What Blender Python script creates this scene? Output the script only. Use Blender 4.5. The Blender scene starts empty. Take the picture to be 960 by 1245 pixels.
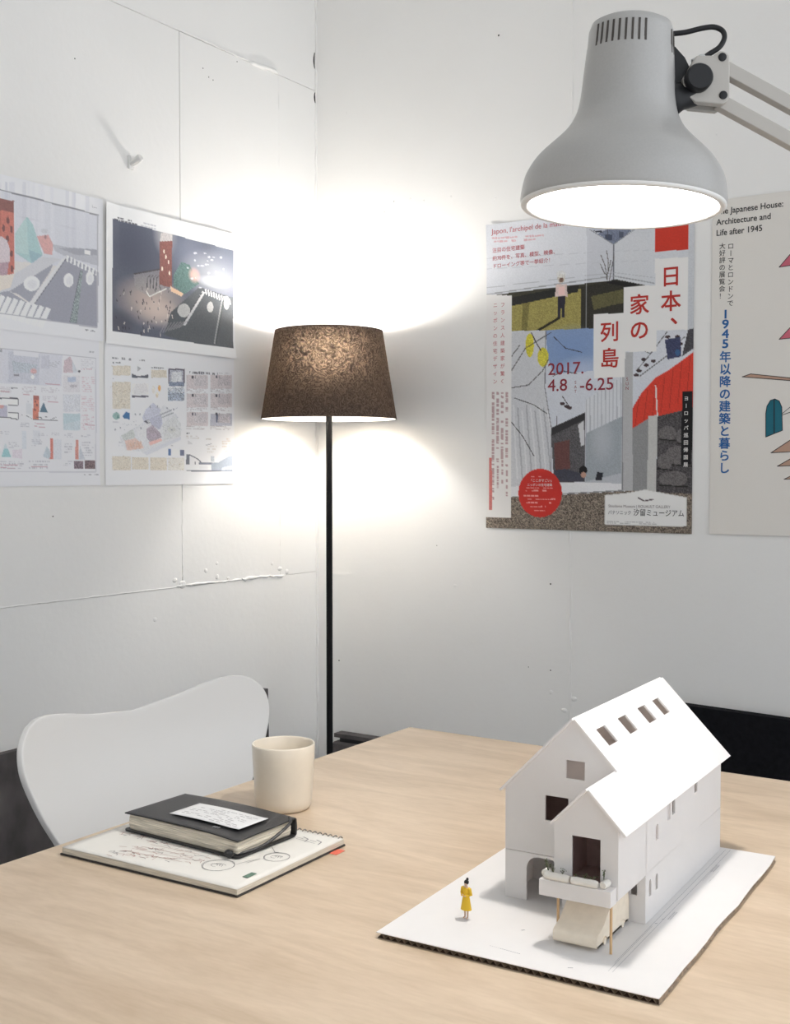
import bpy, bmesh, math, random
import numpy as np
from mathutils import Vector, Matrix
from mathutils.geometry import tessellate_polygon

random.seed(7)
rng = np.random.default_rng(11)
sc = bpy.context.scene
C = sc.collection

# ------------------------------------------------------------------ camera
# world: left wall is x = 0, right wall is y = 0, room is x > 0, y < 0, floor z = 0
AZ = math.radians(33.442); PITCH = math.radians(2.0225)
cam_d = bpy.data.cameras.new('camera'); cam = bpy.data.objects.new('camera', cam_d); C.objects.link(cam)
cam_d.sensor_fit = 'HORIZONTAL'; cam_d.sensor_width = 36.0
cam_d.lens = 1430.0 / 960.0 * 36.0
cam_d.clip_start = 0.02
right = Vector((math.cos(AZ), math.sin(AZ), 0)); view = Vector((-math.sin(AZ), math.cos(AZ), 0))
fwd = view * math.cos(PITCH) + Vector((0, 0, -math.sin(PITCH))); up = right.cross(fwd)
M = Matrix((right, up, -fwd)).transposed().to_4x4(); M.translation = Vector((1.93, -2.539, 1.17))
cam.matrix_world = M
sc.camera = cam

# ------------------------------------------------------------------ world, exposure
w = bpy.data.worlds.new('room_light'); sc.world = w; w.use_nodes = True
bg = w.node_tree.nodes['Background']
bg.inputs[0].default_value = (0.90, 0.945, 1.0, 1); bg.inputs[1].default_value = 1.42
sc.view_settings.view_transform = 'Standard'; sc.view_settings.look = 'None'
sc.view_settings.exposure = 0.0; sc.view_settings.gamma = 1.0
sc.view_settings.use_curve_mapping = False
sc.cycles.diffuse_bounces = 7
FLOOR_BULB = 200.0
DESK_BULB = 470.0

# ------------------------------------------------------------------ helpers
def s2l(c):
    return tuple((x / 255 / 12.92) if x / 255 <= 0.04045 else ((x / 255 + 0.055) / 1.055) ** 2.4 for x in c)

def mat(name, col, rough=0.6, noise=None, bump=None, metal=0.0, spec=0.4, coat=0.0):
    """noise = (scale, amount, stretch xyz); bump = (scale, strength)"""
    m = bpy.data.materials.new(name); m.use_nodes = True
    nt = m.node_tree; b = nt.nodes['Principled BSDF']
    b.inputs['Base Color'].default_value = (*col, 1); b.inputs['Roughness'].default_value = rough
    b.inputs['Metallic'].default_value = metal; b.inputs['Specular IOR Level'].default_value = spec
    b.inputs['Coat Weight'].default_value = coat
    tc = nt.nodes.new('ShaderNodeTexCoord')
    if noise:
        mp = nt.nodes.new('ShaderNodeMapping'); mp.inputs['Scale'].default_value = noise[2] if len(noise) > 2 else (1, 1, 1)
        n = nt.nodes.new('ShaderNodeTexNoise'); n.inputs['Scale'].default_value = noise[0]; n.inputs['Detail'].default_value = 5
        r = nt.nodes.new('ShaderNodeValToRGB')
        a = noise[1]
        r.color_ramp.elements[0].position = 0.3; r.color_ramp.elements[1].position = 0.7
        r.color_ramp.elements[0].color = (*[max(0, c * (1 - a)) for c in col], 1)
        r.color_ramp.elements[1].color = (*[min(1, c * (1 + a)) for c in col], 1)
        nt.links.new(tc.outputs['Object'], mp.inputs[0]); nt.links.new(mp.outputs[0], n.inputs['Vector'])
        nt.links.new(n.outputs['Fac'], r.inputs[0]); nt.links.new(r.outputs[0], b.inputs['Base Color'])
    if bump:
        n2 = nt.nodes.new('ShaderNodeTexNoise'); n2.inputs['Scale'].default_value = bump[0]; n2.inputs['Detail'].default_value = 6
        bp = nt.nodes.new('ShaderNodeBump'); bp.inputs['Strength'].default_value = bump[1]; bp.inputs['Distance'].default_value = 0.002
        nt.links.new(tc.outputs['Object'], n2.inputs['Vector']); nt.links.new(n2.outputs['Fac'], bp.inputs['Height'])
        nt.links.new(bp.outputs[0], b.inputs['Normal'])
    return m

def emit(name, col, s):
    m = bpy.data.materials.new(name); m.use_nodes = True; nt = m.node_tree
    e = nt.nodes.new('ShaderNodeEmission'); e.inputs[0].default_value = (*col, 1); e.inputs[1].default_value = s
    nt.links.new(e.outputs[0], nt.nodes['Material Output'].inputs[0])
    return m

class MB:
    def __init__(s): s.v = []; s.f = []; s.mi = []; s.cur = 0
    def add(s, vs, fs):
        o = len(s.v); s.v += [tuple(p) for p in vs]
        for f in fs: s.f.append([i + o for i in f]); s.mi.append(s.cur)
        return s
    def box(s, a, b, M=None):
        x0, y0, z0 = a; x1, y1, z1 = b
        vs = [Vector(p) for p in ((x0, y0, z0), (x1, y0, z0), (x1, y1, z0), (x0, y1, z0), (x0, y0, z1), (x1, y0, z1), (x1, y1, z1), (x0, y1, z1))]
        if M is not None: vs = [M @ p for p in vs]
        return s.add(vs, [(0, 3, 2, 1), (4, 5, 6, 7), (0, 1, 5, 4), (1, 2, 6, 5), (2, 3, 7, 6), (3, 0, 4, 7)])
    def lathe(s, prof, n=48, M=None, cap0=False, cap1=False, a0=0.0, a1=2 * math.pi):
        full = abs(a1 - a0 - 2 * math.pi) < 1e-6; cols = n if full else n + 1
        vs = []
        for r, z in prof:
            for k in range(cols):
                a = a0 + (a1 - a0) * k / n; vs.append(Vector((r * math.cos(a), r * math.sin(a), z)))
        if M is not None: vs = [M @ p for p in vs]
        fs = []
        for i in range(len(prof) - 1):
            for k in range(n):
                k2 = (k + 1) % cols
                fs.append((i * cols + k, i * cols + k2, (i + 1) * cols + k2, (i + 1) * cols + k))
        if cap0: fs.append(tuple(range(cols))[::-1])
        if cap1: fs.append(tuple(range((len(prof) - 1) * cols, len(prof) * cols)))
        return s.add(vs, fs)
    def tube(s, pts, r, n=10, caps=True):
        pts = [Vector(p) for p in pts]; rings = []
        rr = r if isinstance(r, (list, tuple)) else [r] * len(pts)
        ref = None
        for i, p in enumerate(pts):
            d = (pts[min(i + 1, len(pts) - 1)] - pts[max(i - 1, 0)]).normalized()
            if ref is None:
                ref = d.orthogonal().normalized()
            ref = (ref - d * ref.dot(d)).normalized(); b = d.cross(ref)
            rings.append([p + (ref * math.cos(2 * math.pi * k / n) + b * math.sin(2 * math.pi * k / n)) * rr[i] for k in range(n)])
        vs = [q for ring in rings for q in ring]; fs = []
        for i in range(len(pts) - 1):
            for k in range(n):
                k2 = (k + 1) % n; fs.append((i * n + k, i * n + k2, (i + 1) * n + k2, (i + 1) * n + k))
        if caps: fs.append(tuple(range(n))[::-1]); fs.append(tuple(range((len(pts) - 1) * n, len(pts) * n)))
        return s.add(vs, fs)
    def prism(s, outer, holes, t0, t1, fr):
        """2D outline (with holes) extruded from t0 to t1; fr(a, b, t) -> xyz"""
        loops = [list(outer)] + [list(h) for h in holes]
        flat = [p for l in loops for p in l]; n = len(flat)
        tris = tessellate_polygon([[Vector((p[0], p[1], 0)) for p in l] for l in loops])
        vs = [fr(p[0], p[1], t0) for p in flat] + [fr(p[0], p[1], t1) for p in flat]
        fs = [tuple(t) for t in tris] + [tuple(i + n for i in t[::-1]) for t in tris]
        o = 0
        for l in loops:
            k = len(l)
            for i in range(k):
                j = (i + 1) % k; fs.append((o + i, o + j, o + j + n, o + i + n))
            o += k
        return s.add(vs, fs)
    def build(s, name, m, parent=None, smooth=False, bevel=0.0, seg=2, sharp=None, weld=True):
        me = bpy.data.meshes.new(name); me.from_pydata(s.v, [], s.f)
        for q in (m if isinstance(m, (list, tuple)) else [m]): me.materials.append(q)
        me.polygons.foreach_set('material_index', s.mi)
        bm = bmesh.new(); bm.from_mesh(me)
        if weld: bmesh.ops.remove_doubles(bm, verts=bm.verts, dist=1e-6)
        bmesh.ops.recalc_face_normals(bm, faces=bm.faces)
        bm.to_mesh(me); bm.free()
        if smooth:
            me.polygons.foreach_set('use_smooth', [True] * len(me.polygons))
            me.set_sharp_from_angle(angle=math.radians(sharp or 40))
        o = bpy.data.objects.new(name, me); C.objects.link(o)
        if parent is not None: o.parent = parent
        if bevel:
            b = o.modifiers.new('bevel', 'BEVEL'); b.width = bevel; b.segments = seg; b.limit_method = 'ANGLE'; b.angle_limit = math.radians(40)
        return o

def thing(name, label, cat, loc=(0, 0, 0), rot=(0, 0, 0), group=None):
    o = bpy.data.objects.new(name, None); C.objects.link(o); o.location = loc; o.rotation_euler = rot
    o.empty_display_size = 0.05
    return tag(o, label, cat, group)
def tag(o, label, cat, group=None):
    o['label'] = label; o['category'] = cat
    if group: o['group'] = group
    return o
def struct(o): o['kind'] = 'structure'; return o
def spline(pts, n=8):
    """Catmull-Rom through points"""
    P = [Vector(p) for p in pts]; out = []
    for i in range(len(P) - 1):
        p0 = P[max(i - 1, 0)]; p1 = P[i]; p2 = P[i + 1]; p3 = P[min(i + 2, len(P) - 1)]
        for k in range(n):
            t = k / n
            out.append(0.5 * ((2 * p1) + (p2 - p0) * t + (2 * p0 - 5 * p1 + 4 * p2 - p3) * t * t + (3 * p1 - p0 - 3 * p2 + p3) * t ** 3))
    out.append(P[-1]); return out

# ------------------------------------------------------------------ materials
M_wall = mat('white_painted_board', (0.885, 0.875, 0.855), 0.55, noise=(2.2, 0.02), bump=(60, 0.22), spec=0.3)
M_caulk = mat('white_caulk', (0.87, 0.86, 0.84), 0.6, bump=(150, 0.5))
M_gap = mat('painted_joint', (0.62, 0.61, 0.58), 0.8)
M_dark = mat('dark_void', (0.03, 0.028, 0.025), 0.9)
M_ceil = mat('white_ceiling', (0.86, 0.86, 0.85), 0.8)
M_floor = mat('grey_concrete_floor', (0.14, 0.135, 0.13), 0.7, noise=(5, 0.2))
M_paper = mat('white_paper', (0.78, 0.78, 0.78), 0.6, spec=0.2)
M_modelw = mat('white_model_board', (0.90, 0.895, 0.895), 0.6, noise=(40, 0.01), bump=(900, 0.04), spec=0.2)
def add_translucent(m, col, fac):
    nt = m.node_tree; b = nt.nodes['Principled BSDF']; tr = nt.nodes.new('ShaderNodeBsdfTranslucent'); tr.inputs[0].default_value = (*col, 1)
    mx = nt.nodes.new('ShaderNodeMixShader'); mx.inputs[0].default_value = fac
    nt.links.new(b.outputs[0], mx.inputs[1]); nt.links.new(tr.outputs[0], mx.inputs[2]); nt.links.new(mx.outputs[0], nt.nodes['Material Output'].inputs[0])
add_translucent(M_modelw, (0.95, 0.86, 0.80), 0.23)
M_black = mat('black_plastic', (0.012, 0.012, 0.014), 0.45)
M_blackmatte = mat('matte_black_felt', (0.008, 0.008, 0.010), 0.9, noise=(80, 0.3), spec=0.1)

# ------------------------------------------------------------------ the room
def add_panels(parent, rects, fr, t, m, seed):
    """boards with narrow joints between them; each its own mesh"""
    for (a0, a1, b0, b1, g) in rects:
        mb = MB(); mb.prism([(a0 + g[0], b0 + g[2]), (a1 - g[1], b0 + g[2]), (a1 - g[1], b1 - g[3]), (a0 + g[0], b1 - g[3])], [], 0, t, fr)
        mb.build('panel', m, parent, bevel=0.0006, seg=1)

floor = struct(MB().box((-0.1, -3.6, -0.05), (3.2, 0.1, 0.0)).build('floor', M_floor)); floor['label'] = 'grey floor under the table'
ceil = struct(MB().box((-0.1, -3.6, 3.05), (3.2, 0.1, 3.10)).build('ceiling', M_ceil)); ceil['label'] = 'white ceiling above the corner'

wb = struct(MB().box((-0.06, -3.7, 0.0), (3.2, -3.6, 3.05)).build('wall_back', M_ceil)); wb['label'] = 'white wall behind the viewer'
# left wall: backing at x = -0.012, boards proud of it to x = 0
wl = struct(MB().box((-0.06, -3.6, 0.0), (-0.004, 0.0, 3.05)).build('wall_left', M_gap)); wl['label'] = 'white boarded wall with the printed sheets'
frL = lambda a, b, t: Vector((-0.004 + t, a, b))
g = 0.0009
add_panels(wl, [(-3.6, 0, 2.183, 3.05, (0, 0, g, 0)),
                (-3.6, -0.519, 0.897, 2.183, (0, g, g * .6, g)),
                (-0.519, -0.157, 0.897, 2.183, (g, g * .4, g * .8, g)),
                (-0.157, 0, 0.897, 2.183, (g * .4, 0, g * .3, g * .3)),
                (-3.6, 0, 0.0, 0.897, (0, 0, 0, g * .5))], frL, 0.004, M_wall, 1)
# right wall
wr = struct(MB().box((-0.06, 0.004, 0.0), (3.2, 0.06, 3.05)).build('wall_right', M_gap)); wr['label'] = 'white boarded wall with the two posters'
frR = lambda a, b, t: Vector((a, 0.004 - t, b))
add_panels(wr, [(0, 0.7475, 0, 3.05, (0, g * .35, 0, 0)), (0.7475, 3.2, 0, 3.05, (g * .35, 0, 0, 0))], frR, 0.004, M_wall, 2)

def bead(parent, p0, p1, nrm, r, wob, name='caulk_bead', step=0.012, m=None):
    p0, p1, nrm = Vector(p0), Vector(p1), Vector(nrm).normalized()
    n = max(3, int((p1 - p0).length / step)); side = (p1 - p0).cross(nrm).normalized()
    pts = []; rr = []
    for i in range(n + 1):
        t = i / n
        pts.append(p0.lerp(p1, t) + side * random.uniform(-wob, wob) + nrm * random.uniform(-wob, wob) * 0.3)
        rr.append(r * random.uniform(0.5, 1.3) * (0.4 if i in (0, n) else 1))
    return MB().tube(pts, rr, 7).build(name, m or M_caulk, parent, smooth=True, sharp=80)
# beads of filler along the joints, thin and uneven
bead(wl, (0.0, -0.50, 2.186), (0.0, -0.27, 2.184), (1, 0, 0), 0.0024, 0.0008)
bead(wl, (0.001, -0.27, 2.184), (0.001, -0.160, 2.186), (1, 0, 0), 0.0062, 0.0022)
bead(wl, (-0.0008, -1.30, 0.8985), (-0.0008, -0.53, 0.8985), (1, 0, 0), 0.0020, 0.0006)
bead(wl, (-0.0005, -0.54, 0.9005), (-0.0005, -0.30, 0.8985), (1, 0, 0), 0.0028, 0.0014)
bead(wl, (0.0, -0.31, 0.8985), (0.0, -0.14, 0.897), (1, 0, 0), 0.0042, 0.0028)
bead(wl, (-0.0012, -0.157, 0.90), (-0.0012, -0.157, 2.17), (1, 0, 0), 0.0020, 0.0010, step=0.02)
bead(wl, (-0.0012, -1.9, 2.1845), (-0.0012, -0.52, 2.1845), (1, 0, 0), 0.0020, 0.0003)
bead(wl, (-0.001, -0.519, 0.92), (-0.001, -0.519, 1.10), (1, 0, 0), 0.0018, 0.0012)
bead(wr, (0.7475, 0.001, 0.60), (0.7475, 0.001, 2.55), (0, -1, 0), 0.0022, 0.0008, step=0.02)
bead(wr, (0.752, 0.0006, 0.60), (0.752, 0.0006, 1.0), (0, -1, 0), 0.0016, 0.0010)
bead(wl, (0.001, -0.001, 0.0), (0.001, -0.001, 3.04), (1, -1, 0), 0.0042, 0.0016, name='corner_caulk', step=0.018)
for (y, z, h) in ((-0.0068, 2.262, 0.042), (-0.0045, 2.166, 0.030)):       # open cracks beside the corner
    pts = [(y + 0.0030 * math.sin(math.pi * k / 8) * (-1) + 0.0016 * math.sin(math.pi * k / 8) * q, z - h / 2 + h * k / 8) for q, rg in ((-1, range(9)), (1, range(8, -1, -1))) for k in rg]
    MB().prism(pts, [], 0.0038, 0.0060, frL).build('crack', M_dark, wl)
# plaster blobs and lumps near the lower joint
for (y, z, r) in ((-0.545, 0.915, .009), (-0.52, 0.903, .012), (-0.44, 0.93, .006), (-0.40, 0.912, .007), (-0.40, .945, .005), (-0.36, 0.906, .006), (-0.16, 0.915, .010), (-0.13, 0.905, .008), (-0.19, 0.93, .006), (-0.61, .83, .006)):
    Mx = Matrix.Translation((0.0, y, z)) @ Matrix.Diagonal((0.18, 1, random.uniform(.5, 1))).to_4x4()
    MB().lathe([(r * math.cos(t), r * math.sin(t)) for t in np.linspace(-1.5, 1.5, 7)], 9, Mx).build('filler_lump', M_caulk, wl, smooth=True, sharp=80)
# nail and pin holes
for (y, z) in ((-0.3182, 2.1702), (-0.44, 2.12), (-0.42, 2.105), (-0.405, 2.102), (-0.83, 2.03), (-0.9, 1.075)):
    MB().lathe([(0.0016, 0), (0.0012, .0004)], 8, Matrix.Translation((0.0001, y, z)) @ Matrix.Rotation(math.pi / 2, 4, 'Y'), cap1=True).build('nail_hole', M_dark, wl)
for (x, z, r) in ((0.6976, .8994, .0022), (0.6986, .6924, .0018), (0.0732, .6602, .0020), (0.5529, 2.2195, .0024), (.64, .695, .0012), (1.13, 1.12, .0018), (.38, .98, .0012), (.25, 1.86, .0012)):
    MB().lathe([(r, 0), (r * .8, .0004)], 8, Matrix.Translation((x, -0.0001, z)) @ Matrix.Rotation(math.pi / 2, 4, 'X'), cap1=True).build('nail_hole', M_dark, wr)
for (x, z, r) in ((.4338, .8812, .005), (.22, 1.835, .004), (.30, 1.86, .003), (.34, 1.85, .003), (.42, 1.85, .003), (.30, .74, .003), (.545, 1.83, .004), (.70, .64, .005), (1.09, 1.90, .003), (.1, 2.11, .003), (.76, .63, .008), (.735, .6, .008)):
    Mx = Matrix.Translation((x, 0.0, z)) @ Matrix.Diagonal((1, .2, random.uniform(.6, 1.2))).to_4x4()
    MB().lathe([(r * math.cos(t), r * math.sin(t)) for t in np.linspace(-1.5, 1.5, 7)], 9, Mx).build('filler_lump', M_caulk, wr, smooth=True, sharp=80)

# ------------------------------------------------------------------ worktable
def wood(name, light, dark, axis_scale=(1.6, 7.0, 7.0)):
    m = bpy.data.materials.new(name); m.use_nodes = True; nt = m.node_tree; b = nt.nodes['Principled BSDF']
    N = nt.nodes.new; L = nt.links.new
    tc = N('ShaderNodeTexCoord'); mp = N('ShaderNodeMapping'); mp.inputs['Scale'].default_value = axis_scale
    L(tc.outputs['Object'], mp.inputs[0])
    n1 = N('ShaderNodeTexNoise'); n1.inputs['Scale'].default_value = 3.2; n1.inputs['Detail'].default_value = 7; n1.inputs['Distortion'].default_value = 0.9
    n2 = N('ShaderNodeTexNoise'); n2.inputs['Scale'].default_value = 26; n2.inputs['Detail'].default_value = 4
    n3 = N('ShaderNodeTexNoise'); n3.inputs['Scale'].default_value = 2.1; n3.inputs['Detail'].default_value = 3
    L(mp.outputs[0], n1.inputs['Vector']); L(mp.outputs[0], n2.inputs['Vector']); L(tc.outputs['Object'], n3.inputs['Vector'])
    r1 = N('ShaderNodeValToRGB'); r1.color_ramp.elements[0].position = 0.30; r1.color_ramp.elements[1].position = 0.62
    r1.color_ramp.elements[0].color = (*dark, 1); r1.color_ramp.elements[1].color = (*light, 1)
    L(n1.outputs['Fac'], r1.inputs[0])
    mix = N('ShaderNodeMix'); mix.data_type = 'RGBA'; mix.blend_type = 'MULTIPLY'; mix.inputs[0].default_value = 0.20
    r2 = N('ShaderNodeValToRGB'); r2.color_ramp.elements[0].position = 0.35; r2.color_ramp.elements[1].position = 0.6
    r2.color_ramp.elements[0].color = (.72, .66, .58, 1); r2.color_ramp.elements[1].color = (1, 1, 1, 1)
    L(n2.outputs['Fac'], r2.inputs[0]); L(r1.outputs[0], mix.inputs[6]); L(r2.outputs[0], mix.inputs[7])
    mix2 = N('ShaderNodeMix'); mix2.data_type = 'RGBA'; mix2.blend_type = 'MULTIPLY'; mix2.inputs[0].default_value = 0.25
    r3 = N('ShaderNodeValToRGB'); r3.color_ramp.elements[0].position = 0.35; r3.color_ramp.elements[1].position = 0.65
    r3.color_ramp.elements[0].color = (.80, .74, .66, 1); r3.color_ramp.elements[1].color = (1, 1, 1, 1)
    L(n3.outputs['Fac'], r3.inputs[0]); L(mix.outputs[2], mix2.inputs[6]); L(r3.outputs[0], mix2.inputs[7])
    L(mix2.outputs[2], b.inputs['Base Color'])
    b.inputs['Roughness'].default_value = 0.42; b.inputs['Specular IOR Level'].default_value = 0.35
    bp = N('ShaderNodeBump'); bp.inputs['Strength'].default_value = 0.06; bp.inputs['Distance'].default_value = 0.001
    L(n2.outputs['Fac'], bp.inputs['Height']); L(bp.outputs[0], b.inputs['Normal'])
    return m
M_birch = wood('pale_plywood', (0.655, 0.530, 0.400), (0.535, 0.418, 0.300))
M_ply_edge = mat('plywood_edge', (0.52, 0.37, 0.22), 0.6, noise=(300, 0.3, (0.02, 0.02, 1)))
M_steel = mat('grey_steel', (0.35, 0.35, 0.36), 0.35, metal=0.9)
TX0, TX1, TY0, TY1, TZ = 0.8212, 1.80, -2.34, -0.8135, 0.72
t = thing('worktable', 'pale plywood worktable carrying the white house model', 'table', (TX0, TY1, 0))
tt = MB().box((0, TY0 - TY1, TZ - 0.024), (TX1 - TX0, 0, TZ)).build('tabletop', M_birch, t, bevel=0.0012)
for (x, y) in ((0.09, -0.09), (TX1 - TX0 - 0.09, -0.09), (0.09, TY0 - TY1 + 0.09), (TX1 - TX0 - 0.09, TY0 - TY1 + 0.09)):
    MB().box((x - 0.02, y - 0.02, 0), (x + 0.02, y + 0.02, TZ - 0.064)).build('leg', M_steel, t, bevel=0.002)
for y in (-0.09, TY0 - TY1 + 0.09):
    MB().box((0.07, y - 0.02, TZ - 0.064), (TX1 - TX0 - 0.07, y + 0.02, TZ - 0.024)).build('rail', M_steel, t, bevel=0.002)

# ------------------------------------------------------------------ chair
M_chair = mat('white_lacquer', (0.79, 0.78, 0.765), 0.36, spec=0.45)
M_chrome = mat('chrome', (0.75, 0.75, 0.76), 0.12, metal=1.0)
CH = (0.0, -1.215)
ch = thing('shell_chair', 'white moulded shell chair with eared backrest pushed up to the table', 'chair', (0.55, CH[1], 0))
side = [Vector(p) for p in ((0.150, 0.50), (0.163, 0.545), (0.200, 0.62), (0.238, 0.682), (0.262, 0.735), (0.2665, 0.765), (0.259, 0.790), (0.240, 0.808))]
side = [p.to_tuple() for p in spline([(a, b, 0) for a, b in side], 5)]
topc = spline([(0.240, 0.808, 0), (0.218, 0.8155, 0), (0.190, 0.816, 0), (0.150, 0.810, 0), (0.090, 0.798, 0), (0.0, 0.788, 0)], 6)
topc = [p.to_tuple() for p in topc]
NU, NV = 40, 30
def samp(curve, t):
    x = t * (len(curve) - 1); i = min(int(x), len(curve) - 2); f = x - i
    return np.array(curve[i]) * (1 - f) + np.array(curve[i + 1]) * f
def back_pt(u, v):           # u in -1..1, v in 0..1 (waist -> top); Coons patch of the outline
    sgn = -1 if u < 0 else 1; a = abs(u)
    s_ = samp(side, v); tpt = samp(topc, 1 - a)
    b_ = np.array((side[0][0] * a, 0.50)); c_ = np.array((0.0, 0.50 + (0.788 - 0.50) * v))
    S = (1 - a) * c_ + a * s_[:2]; T_ = (1 - v) * b_ + v * tpt[:2]
    B = (1 - a) * ((1 - v) * np.array((0, .50)) + v * np.array((0, .788))) + a * ((1 - v) * np.array((.150, .50)) + v * np.array((.240, .808)))
    p = S + T_ - B
    y = p[0] * sgn; z = p[1]
    lean = 0.23 * (0.80 - z) + 0.5 * max(0, z - 0.74) ** 2
    return Vector((lean + 0.75 * y * y + 0.0, y, z))
def seat_pt(u, q):           # q 0 (waist, z .50) -> 1 (front edge)
    ctl = [(0.069, 0.50, .150), (0.085, 0.462, .152), (0.115, 0.437, .165), (0.17, 0.424, .190), (0.27, 0.422, .213), (0.37, 0.432, .216), (0.44, 0.437, .196), (0.475, 0.428, .150), (0.485, 0.418, .09)]
    x, z, wd = samp(spl_seat, q)
    return Vector((x + 0.75 * (u * wd) ** 2 * max(0, 1 - q * 4), u * wd, z + 0.35 * (u * wd) ** 2 * min(1, q * 3)))
spl_seat = [p.to_tuple() for p in spline([(0.069, 0.50, .150), (0.085, 0.462, .152), (0.115, 0.437, .165), (0.17, 0.424, .190), (0.27, 0.422, .213), (0.37, 0.432, .216), (0.44, 0.437, .196), (0.475, 0.428, .150), (0.485, 0.418, .09)], 5)]
def shell(name, fn, nu, nv, parent):
    vs = [fn(-1 + 2 * i / nu, j / nv) for j in range(nv + 1) for i in range(nu + 1)]
    fs = [(j * (nu + 1) + i, j * (nu + 1) + i + 1, (j + 1) * (nu + 1) + i + 1, (j + 1) * (nu + 1) + i) for j in range(nv) for i in range(nu)]
    o = MB().add(vs, fs).build(name, M_chair, parent, smooth=True, sharp=60)
    md = o.modifiers.new('solid', 'SOLIDIFY'); md.thickness = 0.010; md.offset = 0
    bv = o.modifiers.new('bevel', 'BEVEL'); bv.width = 0.002; bv.segments = 2; bv.limit_method = 'ANGLE'; bv.angle_limit = math.radians(50)
    return o
shell('backrest', back_pt, NU, NV, ch)
shell('seat', seat_pt, 24, 36, ch)
for sx, sy in ((-1, -1), (-1, 1), (1, -1), (1, 1)):
    MB().tube(spline([(0.27 + 0.03 * sx, 0.04 * sy, 0.405), (0.27 + 0.12 * sx, 0.13 * sy, 0.400), (0.27 + 0.155 * sx, 0.175 * sy, 0.37), (0.27 + 0.175 * sx, 0.195 * sy, 0.22), (0.27 + 0.20 * sx, 0.215 * sy, 0.010)], 5), 0.007, 10).build('leg', M_chrome, ch, smooth=True)
    MB().lathe([(0.009, 0.0), (0.010, 0.004), (0.009, 0.016)], 14, Matrix.Translation((0.27 + 0.20 * sx, 0.215 * sy, 0)), cap0=True, cap1=True).build('foot', M_black, ch, smooth=True)
MB().lathe([(0.07, 0.398), (0.075, 0.404), (0.075, 0.412), (0.06, 0.416)], 24, Matrix.Translation((0.27, 0, 0)), cap0=True, cap1=True).build('seat_mount', M_chrome, ch, smooth=True)

# ------------------------------------------------------------------ boards standing behind the furniture
M_board = mat('dark_grey_board', (0.10, 0.09, 0.09), 0.75, noise=(14, 0.45, (1, 1, .6)), bump=(60, .2))
bl = MB(); bl.prism([(-2.2, 0.0), (-0.222, 0.0), (-0.2342, 0.6157), (-2.2, 0.608)], [], 0, 0.018, lambda a, b, tt: Vector((0.004 + tt, a, b)))
tag(bl.build('leaning_board', M_board, bevel=0.001, seg=1), 'dark grey stained board standing against the wall behind the white chair', 'board')
bench = thing('dark_board_rack', 'low dark grey boarded rack against the wall right of the lamp pole', 'rack', (0.083, -0.03, 0))
MB().box((0.004, -0.012, 0.463), (0.60, 0.022, 0.4735)).build('top_board', M_board, bench)
MB().box((0.0, -0.016, 0.06), (0.60, 0.02, 0.452)).build('body', M_board, bench, bevel=0.006)
MB().box((0.02, -0.008, 0.452), (0.58, 0.01, 0.463)).build('spacer', M_black, bench)
for x in (0.03, 0.55): MB().box((x, -0.012, 0), (x + 0.03, 0.015, 0.06)).build('foot', M_black, bench)
bp = MB(); bp.prism([(0.93, 0.0), (2.3, 0.0), (2.3, 0.618), (0.93, 0.659)], [], 0, 0.03, lambda a, b, tt: Vector((a, -0.05 + tt, b)))
tag(bp.build('black_felt_board', M_blackmatte, bevel=0.002), 'matte black board standing along the wall behind the house model', 'board')

# ------------------------------------------------------------------ wall hook
M_hook = mat('white_plastic', (0.80, 0.79, 0.77), 0.35)
hk = thing('wall_hook', 'small white peg hook fixed above the printed sheets', 'hook', (0.0, -0.676, 1.853))
MB().box((0, -0.008, -0.020), (0.006, 0.008, 0.010)).build('plate', M_hook, hk, bevel=0.002)
MB().tube([(0.004, 0, -0.008), (0.016, 0.001, -0.004), (0.028, 0.002, 0.002), (0.031, 0.002, 0.0035)], [0.0075, 0.0078, 0.0088, 0.007], 8).build('peg', M_hook, hk, smooth=True)

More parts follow.
